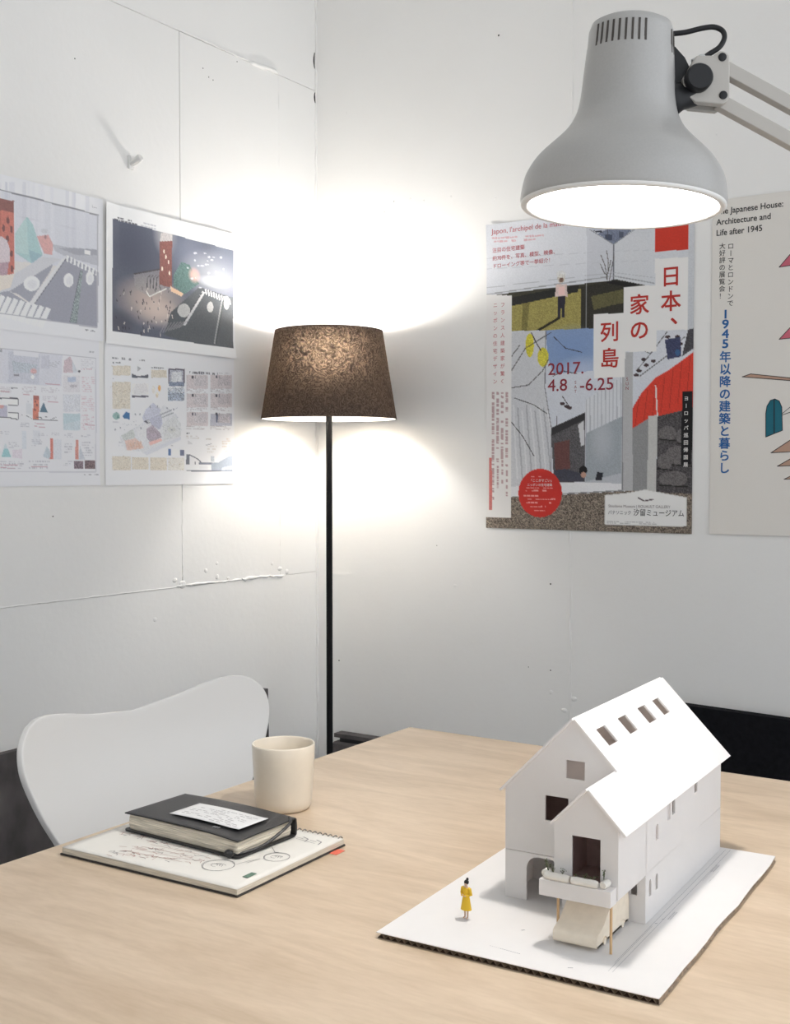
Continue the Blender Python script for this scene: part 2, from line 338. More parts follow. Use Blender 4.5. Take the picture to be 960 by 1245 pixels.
# ------------------------------------------------------------------ floor lamp
FL = (0.19, -0.1997)
lamp = thing('floor_lamp', 'floor lamp with brown drum shade on a thin black pole in the corner', 'lamp', (FL[0], FL[1], 0))
M_pole = mat('black_metal', (0.007, 0.007, 0.008), 0.6, spec=0.2)
MB().lathe([(0.125, 0.0), (0.128, 0.004), (0.126, 0.012), (0.02, 0.018), (0.012, 0.026)], 48, cap0=True, cap1=True).build('base', M_pole, lamp, smooth=True)
MB().lathe([(0.0078, 0.02), (0.0078, 1.32)], 20, cap0=True, cap1=True).build('pole', M_pole, lamp, smooth=True)
ZB, ZT, RB, RT = 1.296, 1.513, 0.1675, 0.1325
def shade_mat():
    m = bpy.data.materials.new('brown_fibre_shade'); m.use_nodes = True; nt = m.node_tree; N = nt.nodes.new; L = nt.links.new
    nt.nodes.remove(nt.nodes['Principled BSDF'])
    tc = N('ShaderNodeTexCoord')
    n = N('ShaderNodeTexNoise'); n.inputs['Scale'].default_value = 48; n.inputs['Detail'].default_value = 1.5; n.inputs['Distortion'].default_value = 6.0
    L(tc.outputs['Object'], n.inputs['Vector'])
    r = N('ShaderNodeValToRGB'); r.color_ramp.elements[0].position = 0.38; r.color_ramp.elements[1].position = 0.64
    r.color_ramp.elements[0].color = (0.075, 0.055, 0.045, 1); r.color_ramp.elements[1].color = (0.10, 0.075, 0.060, 1)
    r2 = N('ShaderNodeValToRGB'); r2.color_ramp.elements[0].position = 0.44; r2.color_ramp.elements[1].position = 0.60
    r2.color_ramp.elements[0].color = (0.0025, 0.0019, 0.0014, 1); r2.color_ramp.elements[1].color = (0.042, 0.031, 0.024, 1)
    L(n.outputs['Fac'], r.inputs[0]); L(n.outputs['Fac'], r2.inputs[0])
    d = N('ShaderNodeBsdfDiffuse'); tr = N('ShaderNodeBsdfRefraction'); ad = N('ShaderNodeAddShader'); tr.inputs['IOR'].default_value = 1.45; tr.inputs['Roughness'].default_value = 0.88
    L(r.outputs[0], d.inputs[0]); L(r2.outputs[0], tr.inputs[0]); L(d.outputs[0], ad.inputs[0]); L(tr.outputs[0], ad.inputs[1])
    L(ad.outputs[0], nt.nodes['Material Output'].inputs[0])
    return m
def lining_mat():
    m = bpy.data.materials.new('white_lining'); m.use_nodes = True; nt = m.node_tree; N = nt.nodes.new; L = nt.links.new
    nt.nodes.remove(nt.nodes['Principled BSDF'])
    d = N('ShaderNodeBsdfDiffuse'); d.inputs[0].default_value = (.62, .58, .52, 1); tr = N('ShaderNodeBsdfRefraction'); tr.inputs[0].default_value = (.26, .24, .20, 1); tr.inputs['IOR'].default_value = 1.40; tr.inputs['Roughness'].default_value = 0.85; ad = N('ShaderNodeAddShader')
    L(d.outputs[0], ad.inputs[0]); L(tr.outputs[0], ad.inputs[1]); L(ad.outputs[0], nt.nodes['Material Output'].inputs[0])
    return m
M_shade, M_lining = shade_mat(), lining_mat()
sh = MB().lathe([(RB + (RT - RB) * k / 6, ZB + (ZT - ZB) * k / 6) for k in range(7)], 80).build('lamp_shade', M_shade, lamp, smooth=True)
MB().lathe([(RB - 0.0015 + (RT - RB) * k / 6, ZB + 0.0005 + (ZT - ZB - 0.001) * k / 6) for k in range(7)], 80).build('lining', M_lining, sh, smooth=True)
for R_, z in ((RB - .0022, ZB + .002), (RT - .0022, ZT - .002)):
    MB().tube([(R_ * math.cos(a), R_ * math.sin(a), z) for a in np.linspace(0, 2 * math.pi, 61)], 0.0016, 6, caps=False).build('shade_ring', M_hook, sh, smooth=True)
for k in range(3):
    a = 0.5 + k * 2 * math.pi / 3
    MB().tube([(0.018 * math.cos(a), 0.018 * math.sin(a), 1.318), (RB * 0.5 * math.cos(a), RB * 0.5 * math.sin(a), 1.318), ((RB - .004) * math.cos(a), (RB - .004) * math.sin(a), ZB + .004)], 0.0014, 6).build('spoke', M_hook, sh, smooth=True)
MB().lathe([(0.019, 1.312), (0.019, 1.392), (0.014, 1.400)], 20, cap0=True, cap1=True).build('socket', M_hook, lamp, smooth=True)
M_fbulb = emit('floor_bulb_glow', (1.0, 0.97, 0.93), FLOOR_BULB)
MB().lathe([(0.0, 1.4945)] + [(0.032 * math.sin(t), 1.4625 + 0.032 * math.cos(t)) for t in np.linspace(.2, 2.5, 12)] + [(0.0165, 1.430), (0.0150, 1.400)], 24).build('bulb', M_fbulb, lamp, smooth=True)
MB().tube(spline([(0.01, -0.10, 0.006), (0.05, -0.16, 0.004), (0.10, -0.12, 0.004), (0.12, 0.0, 0.004), (0.05, 0.17, 0.004)], 6), 0.003, 8).build('cord', M_black, lamp, smooth=True)

# ------------------------------------------------------------------ desk lamp
M_enamel = mat('grey_white_enamel', (0.455, 0.445, 0.43), 0.30, noise=(500, 0.03), spec=0.5)
M_refl = mat('white_reflector', (0.88, 0.87, 0.85), 0.45)
M_bar = mat('beige_enamel_bar', (0.52, 0.49, 0.45), 0.4)
M_clear = mat('clear_sleeve', (0.65, 0.66, 0.66), 0.15)
DL = Vector((1.4484, -1.3825, 1.4445))
dl = thing('desk_lamp', 'pale grey bell-shaped desk lamp on parallel arms above the house model', 'lamp', DL, (0, 0, AZ))
prof = [(0.1045, 0.000), (0.1055, 0.004), (0.1040, 0.016), (0.1015, 0.027), (0.0960, 0.038), (0.0890, 0.0475), (0.0790, 0.0575), (0.0695, 0.0665), (0.0605, 0.0765), (0.0545, 0.0865), (0.0505, 0.097), (0.0483, 0.110), (0.0470, 0.125), (0.0455, 0.145), (0.0443, 0.158)]
pr = [p.to_tuple()[:2] for p in spline([(a, b, 0) for a, b in prof], 3)]
shd = MB().lathe(pr, 72).build('lamp_shade', M_enamel, dl, smooth=True); shd.rotation_euler = (0, math.radians(2.6), 0)
MB().lathe([(r - 0.002, z + 0.0002) for r, z in pr[2:]] + [(0.001, 0.157)], 72).build('reflector', M_refl, shd, smooth=True)
MB().lathe([(0.1046, 0.0006), (0.1050, -0.0012), (0.1036, -0.0030), (0.0990, -0.0034), (0.0968, -0.0012), (0.0958, 0.004), (0.0985, 0.009)], 72).build('rim', M_refl, shd, smooth=True, sharp=60)
MB().lathe([(0.0443, 0.1565), (0.0438, 0.160), (0.0430, 0.176), (0.0405, 0.1835), (0.034, 0.1870), (0.0, 0.1880)], 72).build('top_cap', M_enamel, shd, smooth=True, sharp=60)
M_slot = mat('vent_shadow_grey', (0.085, 0.075, 0.068), 0.8)
def slot(ang, z0, z1, wid, R0, R1, parent):
    a = ang; er = Vector((math.cos(a), math.sin(a), 0)); et = Vector((-math.sin(a), math.cos(a), 0))
    vs = []
    for z, R_ in ((z0, R0), (z1, R1)):
        for s in (-1, 1):
            for d in (-0.0015, 0.00045): vs.append(er * (R_ + d) + et * wid * s / 2 + Vector((0, 0, z)))
    MB().add(vs, [(0, 1, 3, 2), (4, 6, 7, 5), (0, 4, 5, 1), (2, 3, 7, 6), (0, 2, 6, 4), (1, 5, 7, 3)]).build('vent_slot', M_slot, parent)
for k in range(9): slot(math.radians(-150 + 8.6 * k), 0.1545, 0.1765, 0.0021, 0.0445, 0.0430, shd)
for k in range(4): slot(math.radians(-32 + 8.6 * k), 0.1505, 0.1740, 0.0018, 0.0448, 0.0432, shd)
MB().lathe([(0.004, 0.187), (0.004, 0.1905), (0.0, 0.1910)], 14, Matrix.Translation((-.004, -.01, 0))).build('cap_screw', M_steel, shd, smooth=True)
MB().lathe([(0.016, 0.150), (0.016, 0.115), (0.013, 0.110)], 24, cap0=True, cap1=True).build('socket', M_refl, shd, smooth=True)
M_dbulb = emit('desk_bulb_glow', (1.0, 0.955, 0.90), DESK_BULB)
MB().lathe([(0.0, 0.050)] + [(0.028 * math.sin(t), 0.078 - 0.028 * math.cos(t)) for t in np.linspace(.2, 2.5, 12)] + [(0.012, 0.112)], 24).build('bulb', M_dbulb, shd, smooth=True)
# small rating label inside the reflector
def refl_R(z):
    for (r0, z0), (r1, z1) in zip(pr, pr[1:]):
        if z0 <= z <= z1: return r0 + (r1 - r0) * (z - z0) / (z1 - z0) - 0.002
    return .1
K = 0.000853
def P(x, y, d=0.0): return Vector(((x - 756) * K, d, (250 - y) * K))
# bracket: black pivot, fin, side plate, knob, bolts
fin = MB(); fin.prism([(0.044, 0.168), (0.054, 0.163), (0.064, 0.152), (0.071, 0.138), (0.074, 0.122), (0.066, 0.110), (0.046, 0.098)], [], -0.006, 0.010, lambda a, b, tt: Vector((a, tt + 0.006, b)))
fin.build('pivot_fin', M_black, dl, bevel=0.001)
Mx = Matrix.Translation((0.046, -0.002, 0.108)) @ Matrix.Rotation(math.radians(78), 4, 'Y')
MB().lathe([(0.016, 0.0), (0.0165, 0.003), (0.0165, 0.008), (0.0135, 0.014), (0.012, 0.030)], 28, Mx, cap0=True, cap1=True).build('pivot', M_black, dl, smooth=True)
pl_o = [(837, 81), (841, 75), (850, 75), (861, 75), (868, 70), (875, 70), (880, 75), (881, 90), (881, 124), (878, 130), (873, 133), (840, 130), (831, 124), (826, 114), (825, 102), (831, 92)]
pl = MB(); pl.prism([((x - 756) * K, (250 - y) * K) for x, y in pl_o], [], -0.014, -0.002, lambda a, b, tt: Vector((a, tt, b)))
plate = pl.build('side_plate', M_bar, dl, bevel=0.0022, seg=3)
pl2 = MB(); pl2.prism([((x - 756) * K, (250 - y) * K) for x, y in pl_o], [], 0.014, 0.020, lambda a, b, tt: Vector((a, tt, b)))
pl2.build('side_plate', M_bar, dl, bevel=0.0015)
def disc(x, y, r, d0, d1, name, m, parent):
    Mx = Matrix.Translation(P(x, y, d0)) @ Matrix.Rotation(math.pi / 2, 4, 'X')
    h = abs(d1 - d0)
    return MB().lathe([(r, 0), (r, h * .8), (r * .88, h)], 28, Mx, cap0=True, cap1=True).build(name, m, parent, smooth=True)
disc(842, 104, 0.0138, -0.013, -0.026, 'knob', M_black, dl)
disc(871.5, 77.5, 0.0042, -0.0138, -0.0155, 'bolt', M_black, dl)
disc(873, 122.5, 0.0042, -0.0138, -0.0155, 'bolt', M_black, dl)
# two parallel bars running down to the elbow, then the lower pair to the clamp
def bar(p, q, h, d0, d1, name, m, parent):
    p, q = Vector(p), Vector(q); dx = (q - p).normalized(); nz = Vector((0, 1, 0)).cross(dx) * -1
    vs = [b + nz * s * h / 2 + Vector((0, d, 0)) for b in (p, q) for s in (-1, 1) for d in (d0, d1)]
    return MB().add(vs, [(0, 1, 3, 2), (4, 6, 7, 5), (0, 4, 5, 1), (2, 3, 7, 6), (0, 2, 6, 4), (1, 5, 7, 3)]).build(name, m, parent, bevel=0.0008)
ARM = 0.36; sl = math.atan2(42.0, 78.0)
dvec = Vector((math.cos(sl), 0, -math.sin(sl)))
for (x, y) in ((873, 81), (873, 124)):
    p = P(x, y); bar(p, p + dvec * ARM, 0.0135, -0.003, 0.011, 'arm_bar', M_bar, dl)
elb = (P(873, 81) + P(873, 124)) / 2 + dvec * ARM
el = MB(); el.prism([(elb.x - .025, elb.z + .032), (elb.x + .025, elb.z + .03), (elb.x + .03, elb.z - .03), (elb.x - .02, elb.z - .035)], [], -0.014, -0.004, lambda a, b, tt: Vector((a, tt, b)))
el.build('elbow_plate', M_bar, dl, bevel=0.002)
disc(756 + elb.x / K, 250 - elb.z / K, 0.013, -0.013, -0.026, 'knob', M_black, dl)
base_z = TZ - DL.z
for s in (-0.016, 0.016):
    bar((elb.x + s, 0, elb.z), (elb.x + s - 0.095, 0, base_z + 0.075), 0.0125, -0.003, 0.011, 'arm_bar', M_bar, dl)
cb = Vector((elb.x - 0.095, 0.004, base_z))
MB().lathe([(0.012, base_z + 0.045), (0.016, base_z + 0.05), (0.016, base_z + 0.095), (0.012, base_z + 0.10)], 20, Matrix.Translation((cb.x, cb.y, 0)), cap0=True, cap1=True).build('swivel_post', M_black, dl, smooth=True)
MB().lathe([(0.052, base_z + 0.0006), (0.055, base_z + 0.006), (0.05, base_z + 0.03), (0.02, base_z + 0.046)], 36, Matrix.Translation((cb.x, cb.y, 0)), cap0=True, cap1=True).build('base', M_bar, dl, smooth=True)
# cable looping from the cap into the bracket
cpts = spline([P(812, 44, 0.0), P(830, 43, -0.002), P(850, 39, -0.004), P(864, 38, -0.005), P(874, 43, -0.006), P(876, 52, -0.007), P(870, 63, -0.008), P(858, 71, -0.008), P(846, 79, -0.008)], 5)
MB().tube(cpts, 0.0027, 10).build('cable', M_black, dl, smooth=True)
MB().tube(spline([P(877, 50, -0.007), P(871.5, 62, -0.008), P(860, 70.5, -0.008)], 4), 0.0012, 8).build('cable_sheen', M_clear, dl, smooth=True) if False else None
Mx = Matrix.Translation(P(843, 80.5, -0.008)) @ Matrix.Rotation(math.radians(62), 4, 'Y')
MB().lathe([(0.0048, -0.004), (0.0050, 0.006), (0.0040, 0.009)], 16, Mx, cap0=True, cap1=True).build('cable_sleeve', M_clear, dl, smooth=True)

# ------------------------------------------------------------------ mug
M_mug = mat('cream_glazed_ceramic', (0.77, 0.695, 0.585), 0.28, noise=(30, 0.03), spec=0.5, coat=0.2)
mp_ = [(0.0, 0.0), (0.030, 0.0), (0.0345, 0.0015), (0.0372, 0.006), (0.0380, 0.014), (0.0395, 0.04), (0.0412, 0.07), (0.0420, 0.0855), (0.0414, 0.0872), (0.0404, 0.0872), (0.0394, 0.0855), (0.0384, 0.06), (0.0372, 0.03), (0.0350, 0.010), (0.028, 0.0065), (0.0, 0.006)]
mug = MB().lathe(mp_, 72).build('mug', M_mug, smooth=True, sharp=75); mug.location = (0.948, -1.322, TZ)
tag(mug, 'cream handleless ceramic mug standing behind the black notebook', 'mug')

# ------------------------------------------------------------------ model base: corrugated board with white sheet
MR = math.radians(2.6)
MO = Vector((1.299, -1.6165, TZ))
BH = 0.006                                   # board thickness
M_kraft = mat('brown_kraft_card', (0.115, 0.075, 0.048), 0.85, noise=(60, 0.3))
M_kraft_l = mat('kraft_flute', (0.22, 0.165, 0.115), 0.85, noise=(120, 0.25))
M_print = mat('grey_print', (0.36, 0.36, 0.38), 0.7)
BW, BL_ = 0.2795, 0.425
base = thing('corrugated_cardboard', 'white-faced corrugated cardboard base under the house model', 'base board', MO, (0, 0, MR))
frB = lambda a, b, tt: Vector((a, b, tt))
def jag(n, a): return [random.uniform(-a, a) for _ in range(n)]
j = [0.0, .0004, -.0003, .0006, .0002, -.0012, -.0004, .0014, .0004, -.0002, .0005, .0003, 0.0]
outl = [(0, 0), (BW, 0)] + [(BW + j[k], BL_ * k / 12) for k in range(1, 12)] + [(BW - .002, BL_), (-0.004, BL_)]
MB().prism(outl, [], BH - 0.0007, BH, frB).build('top_sheet', M_modelw, base)
MB().prism([(0.001, 0.0012), (BW - .001, 0.0012), (BW - .003, BL_ - .002), (-.003, BL_ - .002)], [], 0.0003, 0.0009, frB).build('bottom_liner', M_kraft, base)
# fluting seen end-on along the front edge
fl = MB(); nfl = 37; vs = []; fs = []
for k in range(2 * nfl + 1):
    a = 0.002 + (BW - 0.004) * k / (2 * nfl); z = 0.0010 if k % 2 == 0 else BH - 0.0008
    vs += [(a, 0.0003, z), (a - 0.003, BL_ - 0.002, z)]
for k in range(2 * nfl): fs.append((2 * k, 2 * k + 2, 2 * k + 3, 2 * k + 1))
fo = fl.add(vs, fs).build('fluting', M_kraft_l, base)
sd = fo.modifiers.new('solid', 'SOLIDIFY'); sd.thickness = 0.0004
# crushed brown side strip along the right edge
sv = []; sf = []; ns = 60
for k in range(ns + 1):
    v = 0.001 + (BL_ - .002) * k / ns
    w_ = 0.0006 * math.sin(k * .9) + random.uniform(-.0005, .0005)
    for i, z in enumerate((0.0002, .0016, .003, .0044, BH - .0008)):
        sv.append((BW - 0.0006 - .002 * v / BL_ + (w_ if i in (1, 2, 3) else 0) + (0.0008 if i == 0 else 0), v, z + (random.uniform(-.0003, .0003) if i in (1, 2, 3) else 0)))
for k in range(ns):
    for i in range(4): sf.append((k * 5 + i, (k + 1) * 5 + i, (k + 1) * 5 + i + 1, k * 5 + i + 1))
so = MB().add(sv, sf).build('side_strip', mat('crushed_kraft', (0.34, 0.26, 0.19), 0.85, noise=(150, .35)), base, smooth=True)
# faint printed drawing lines on the sheet
def strip(mb, p, q, wd, z):
    p, q = Vector((*p, 0)), Vector((*q, 0)); n = (q - p).normalized().cross(Vector((0, 0, 1))) * wd / 2
    mb.add([(v.x, v.y, z) for v in (p - n, q - n, q + n, p + n)], [(0, 1, 2, 3)])
ln = MB(); zl = BH + 0.00012
for u, v0, v1 in ((.2222, .05, .418), (.2275, .03, .420), (.2235, .03, .15)): strip(ln, (u, v0), (u, v1), .0003, zl)
for (u, v, n_, du, dv) in ((.2305, .175, 9, 0.0, .0026), (.228, .335, 12, 0.0, .0022)):
    for k in range(n_):
        for q in range(2): strip(ln, (u + q * .0022, v + k * dv), (u + q * .0022 + .0013, v + k * dv + .001), .0008, zl)
for k in range(15): strip(ln, (.1085 + k * .0022, .0265 - .0002 * k), (.1085 + k * .0022 + .0014, .0265 - .0002 * k), .0009 if k > 4 else .0004, zl)
for (u, v) in ((.2235, .158), (.226, .172), (.190, .018), (.192, .019), (.118, .075), (.119, .0765)): strip(ln, (u, v), (u + .0022, v + .001), .001, zl)
for (u, v) in ((.229, .30), (.236, .30)): strip(ln, (u, v), (u, v + .04), .0002, zl)
ln.build('printed_lines', M_print, base)
HO = MO + Vector((0, 0, BH + 0.0002))

# ------------------------------------------------------------------ the house
house = thing('model_house', 'white paper scale model of a gabled house with a projecting wing', 'model house', HO, (0, 0, MR))
uL, uR, vF, vB, RU, RH, SL, TH = 0.0655, 0.2165, 0.150, 0.415, 0.1412, 0.1965, 1.03, 0.0022
roof_h = lambda u: RH - SL * abs(u - RU)
wt = lambda u: roof_h(u) - 0.0033
H1 = 0.0505
def rect(a0, a1, b0, b1): return [(a0, b0), (a1, b0), (a1, b1), (a0, b1)]
def arch(a0, a1, b0, b1, n=10):
    r = (a1 - a0) / 2; c = (a0 + a1) / 2
    return [(a0, b0), (a1, b0)] + [(c + r * math.cos(math.pi * k / n), b1 - r + r * math.sin(math.pi * k / n)) for k in range(n + 1)]
frF = lambda v: (lambda a, b, tt: Vector((a, v + tt, b)))
frS = lambda u: (lambda a, b, tt: Vector((u + tt, a, b)))
def arch_notch(a0, a1, b1, rr):
    pts = [(a0, 0)] + [(a0 + rr - rr * math.cos(math.pi / 2 * k / 8), b1 - rr + rr * math.sin(math.pi / 2 * k / 8)) for k in range(9)]
    pts += [(a1 - rr + rr * math.sin(math.pi / 2 * k / 8), b1 - rr + rr * math.cos(math.pi / 2 * k / 8)) for k in range(9)] + [(a1, 0)]
    return pts
MB().prism([(uL, 0)] + arch_notch(0.0895, 0.1290, 0.0466, 0.013) + [(uR, 0), (uR, H1 - .0007), (uL, H1 - .0007)], [arch(0.2010, 0.2080, 0.027, 0.041)], 0, TH, frF(vF)).build('front_wall_ground_floor', M_modelw, house)
MB().prism([(uL, H1), (uR, H1), (uR, wt(uR)), (RU, wt(RU)), (uL, wt(uL))], [rect(0.1325, 0.1528, 0.1330, 0.1518), rect(0.1100, 0.1354, 0.0867, 0.1126)], 0, TH, frF(vF)).build('front_wall_upper_floor', M_modelw, house)
MB().prism(rect(vF + TH, vB, 0, H1 - .0007), [arch(0.1605, 0.1675, 0.0240, 0.0405), arch(0.1805, 0.1875, 0.0245, 0.0405)], -TH, 0, frS(uR)).build('side_wall_ground_floor', M_modelw, house)
MB().prism([(0.073 + TH, H1 - .0025), (vB, H1), (vB, wt(uR)), (0.073 + TH, wt(uR))], [arch(0.1805, 0.1885, 0.0745, 0.0905), rect(0.2170, 0.2270, 0.0850, 0.1030), rect(0.2325, 0.2420, 0.0870, 0.1050), rect(0.3110, 0.3215, 0.0915, 0.1045)], -TH, 0, frS(uR)).build('side_wall_upper_floor', M_modelw, house)
MB().prism(rect(vF + TH, vB, 0, wt(uL)), [rect(.22, .245, .06, .085), rect(.30, .325, .06, .085)], 0, TH, frS(uL)).build('far_side_wall', M_modelw, house)
MB().prism([(uL + TH, 0), (uR - TH, 0), (uR - TH, wt(uR - TH)), (RU, wt(RU)), (uL + TH, wt(uL + TH))], [rect(.10, .13, .065, .09)], -TH, 0, frF(vB)).build('back_wall', M_modelw, house)
MB().box((uL + TH, vF + TH, H1 - .004), (uR - TH, vB - TH, H1 - .0015)).build('upper_floor', M_modelw, house)
MB().box((uL + TH, vF + TH, 0.1128), (uR - TH, vB - TH, 0.1150)).build('attic_floor', M_modelw, house)
MB().box((uL + TH, 0.215, 0.0), (uR - TH, 0.217, H1 - .004)).build('partition', M_modelw, house)
MB().box((uL + TH, 0.225, H1 - .0015), (uR - TH, 0.227, .1128)).build('partition', M_modelw, house)
M_inner_shade = mat('interior_shade_tone', (0.60, 0.48, 0.46), 0.8, noise=(80, .06))  # brown-grey colour stands in for the shade inside the rooms
def lining(u0, u1, v0, v1, h0, h1, hole=None):  # invented inner box, added to darken what shows through the openings
    e = .0004; mb = MB()
    mb.box((u0, v0, h0), (u1, v1, h0 + e)); mb.box((u0, v0, h1 - e), (u1, v1, h1))
    mb.box((u0, v0, h0 + e), (u0 + e, v1, h1 - e)); mb.box((u1 - e, v0, h0 + e), (u1, v1, h1 - e))
    mb.prism(rect(u0 + e, u1 - e, h0 + e, h1 - e), [rect(*hole)] if hole else [], 0, e, frF(v1 - e))
    mb.build('added_shade_lining', M_inner_shade, house)
lining(uL + TH + .0003, uR - TH - .0003, vF + TH + .0002, .2246, H1 - .0012, .1125)  # added behind the upper front window to deepen its shade
# roof: right slope (L shaped, runs out over the wing), left slope, wing's left slope
nl = math.hypot(1, SL)
def frRoof(sgn): return lambda a, b, tt: Vector((b + sgn * SL / nl * tt, a, RH - SL * abs(b - RU) - 0.0022 * nl + tt / nl * 1.0 + (0)))
WR = 0.1868                                  # ridge of the wing lies in the main slope
ev = 0.2238
MB().prism([(0.0695, WR), (0.1465, WR), (0.1465, RU), (0.4245, RU), (0.4245, ev), (0.0695, ev)],
           [[(a, .1545), (b, .1545), (b, .1690), (a, .1690)] for a, b in ((.1715, .1965), (.2335, .2580), (.2955, .3200), (.3460, .3680))], 0, 0.0022, frRoof(1)).build('roof_slope_with_skylights', M_modelw, house)
MB().prism([(0.1465, 0.0612), (0.4245, 0.0612), (0.4245, RU), (0.1465, RU)], [], 0, 0.0022, frRoof(-1)).build('roof_slope', M_modelw, house)
WH = roof_h(WR)
frW = lambda a, b, tt: Vector((b - SL / nl * tt, a, WH - SL * abs(b - WR) - 0.0022 * nl + tt / nl))
MB().prism([(0.0695, 0.1508), (0.1495, 0.1508), (0.1495, WR), (0.0695, WR)], [], 0, 0.0022, frW).build('wing_roof_slope', M_modelw, house)
# wing walls and floor
wL = 0.1530; vW = 0.073; wwt = lambda u: WH - SL * abs(u - WR) - 0.0033
MB().prism([(wL, 0.0480), (uR, 0.0480), (uR, wwt(uR)), (WR, wwt(WR)), (wL, wwt(wL))], [rect(0.1708, 0.1992, 0.0606, 0.1017)], 0, TH, frF(vW)).build('wing_front_wall', M_modelw, house)
MB().prism(rect(vW + TH, vF, 0.0480, wwt(wL)), [], 0, TH, frS(wL)).build('wing_side_wall', M_modelw, house)
MB().box((wL + TH, vW + TH, 0.1105), (uR - TH, vF, 0.1120)).build('wing_light_block', M_modelw, house)  # unseen panel added to keep roof light out of the wing
MB().box((wL, vW + TH, 0.0455), (uR - TH, vF, 0.0478)).build('wing_floor', M_modelw, house)
lining(wL + TH + .0003, uR - TH - .0003, vW + TH + .0002, vF - .0003, .0482, .1102, (.1815, .1855, .0905, .0985))  # added behind the wing door; its hole gives a bright patch
M_foam = mat('cream_foam_board', (0.83, 0.80, 0.74), 0.7, noise=(200, .02))
balc = MB().box((0.1440, 0.0580, 0.0450), (0.2150, 0.0728, 0.0602)).build('balcony', M_modelw, house, bevel=0.0004, seg=1)
M_dowel = mat('wooden_dowel', (0.60, 0.40, 0.22), 0.6, noise=(90, .15, (1, 1, .1)))
for (u, v) in ((0.2125, 0.0660), (0.1548, 0.0790)):
    MB().lathe([(0.00135, 0.0), (0.00135, 0.0455)], 10, Matrix.Translation((u, v, 0)), cap0=True, cap1=True).build('post', M_dowel, house, smooth=True)
# foam roll planters along the balcony edge, with tiny plants
def roll(p, q, r):
    p, q = Vector(p), Vector(q); n = 9
    pts = [p.lerp(q, k / n) for k in range(n + 1)]; rr = [r * (.86 if k in (0, n) else random.uniform(.96, 1.04)) for k in range(n + 1)]
    return MB().tube(pts, rr, 14).build('planter_roll', M_foam, balc, smooth=True, sharp=60)
zr = 0.0602 + .0034
for p, q in (((0.1490, .0620, zr), (0.1735, .0612, zr)), ((0.1755, .0612, zr), (0.2010, .0612, zr)), ((0.1478, .0632, zr + .0006), (0.1478, .0715, zr + .0006)), ((0.2060, .0610, zr + .0002), (0.2075, .0715, zr + .0002))):
    roll(p, q, 0.0036)
M_leaf = mat('tiny_green_foam', (0.10, 0.13, 0.05), 0.9, noise=(300, .4)); M_leafd = mat('tiny_dark_foam', (0.05, 0.045, 0.04), 0.9)
def sprig(u, v, n, h, sp):
    mb = MB()
    for k in range(n):
        a = random.uniform(0, 6.28); d = random.uniform(.2, 1) * sp; hh = h * random.uniform(.45, 1)
        tip = (u + d * math.cos(a), v + d * math.sin(a) * .5, .0665 + hh); mb.cur = 0
        mb.tube([(u, v, .0655), ((u + tip[0]) / 2, (v + tip[1]) / 2, .0655 + hh * .6), tip], 0.00016, 4)
        for q in range(2):
            c = Vector(tip) + Vector((random.uniform(-1, 1), random.uniform(-1, 1), random.uniform(-1.6, .4))) * .0011
            mb.cur = random.choice((0, 0, 1)); r = random.uniform(.0003, .0006)
            mb.lathe([(0, -r), (r, 0), (0, r)], 5, Matrix.Translation(c))
    mb.build('plant', [M_leaf, M_leafd], balc, weld=False)
for a in ((.1500, .066, 9, .0110, .0055), (.1560, .064, 5, .0080, .0035), (.1650, .0645, 6, .0060, .004), (.1790, .0635, 4, .0035, .004), (.1870, .064, 5, .0045, .004), (.1955, .0635, 4, .0040, .004), (.2045, .068, 7, .0095, .003)): sprig(*a)

# ------------------------------------------------------------------ the model car: a sanded foam block
car = MB()
cpro = [(.0615, .0035), (.0600, .0060), (.0600, .0110), (.0612, .0138), (.0640, .0156), (.0720, .0180), (.0780, .0205), (.0860, .0258), (.0940, .0310), (.1000, .0338), (.1060, .0350), (.1280, .0350), (.1380, .0338), (.1440, .0300), (.1465, .0200), (.1465, .0035),
        (.1370, .0035), (.1355, .0065), (.1325, .0078), (.1295, .0065), (.1280, .0035), (.0880, .0035), (.0865, .0065), (.0835, .0078), (.0805, .0065), (.0790, .0035)]
car_o = thing('model_car', 'cream foam block car parked beneath the balcony of the house model', 'model car', HO, (0, 0, MR))
M_carf = mat('cream_foam', (0.86, 0.77, 0.64), 0.75, noise=(120, .04), bump=(900, .06))
top_ = [q.to_tuple()[:2] for q in spline([(a, b, 0) for a, b in cpro[:16]], 3)]
pts_ = top_ + cpro[16:]
hw = [(0.1575 + .0012, .0006), (0.1575, .0), (0.2010, .0), (0.2010 - .0012, .0006)]
n_ = len(pts_); cxv, cxh = .105, .016
vs_ = []; fs_ = []
for u_, sh_ in ((.1590, .0016), (.1579, .0005), (.1575, 0.0), (.2010, 0.0), (.2006, .0005), (.1995, .0016)):
    vs_ += [(u_, a + (cxv - a) / abs(cxv - a) * sh_ if abs(cxv - a) > .004 else a, b - sh_ if b > .012 else b) for a, b in pts_]
for r_ in range(5):
    for k in range(n_): fs_.append((r_ * n_ + k, r_ * n_ + (k + 1) % n_, (r_ + 1) * n_ + (k + 1) % n_, (r_ + 1) * n_ + k))
for r_ in (0, 5):
    fs_ += [tuple(r_ * n_ + i_ for i_ in t_) for t_ in tessellate_polygon([[Vector((vs_[r_ * n_ + k][1], vs_[r_ * n_ + k][2], 0)) for k in range(n_)]])]
MB().add(vs_, fs_).build('body', M_carf, car_o, smooth=True, sharp=60)
for v in (.0835, .1325):
    for u in (.1583, .1962): MB().lathe([(.0033, 0), (.0033, .0040)], 14, Matrix.Translation((u, v, .0033)) @ Matrix.Rotation(math.pi / 2, 4, 'Y'), cap0=True, cap1=True).build('wheel', M_carf, car_o, smooth=True)

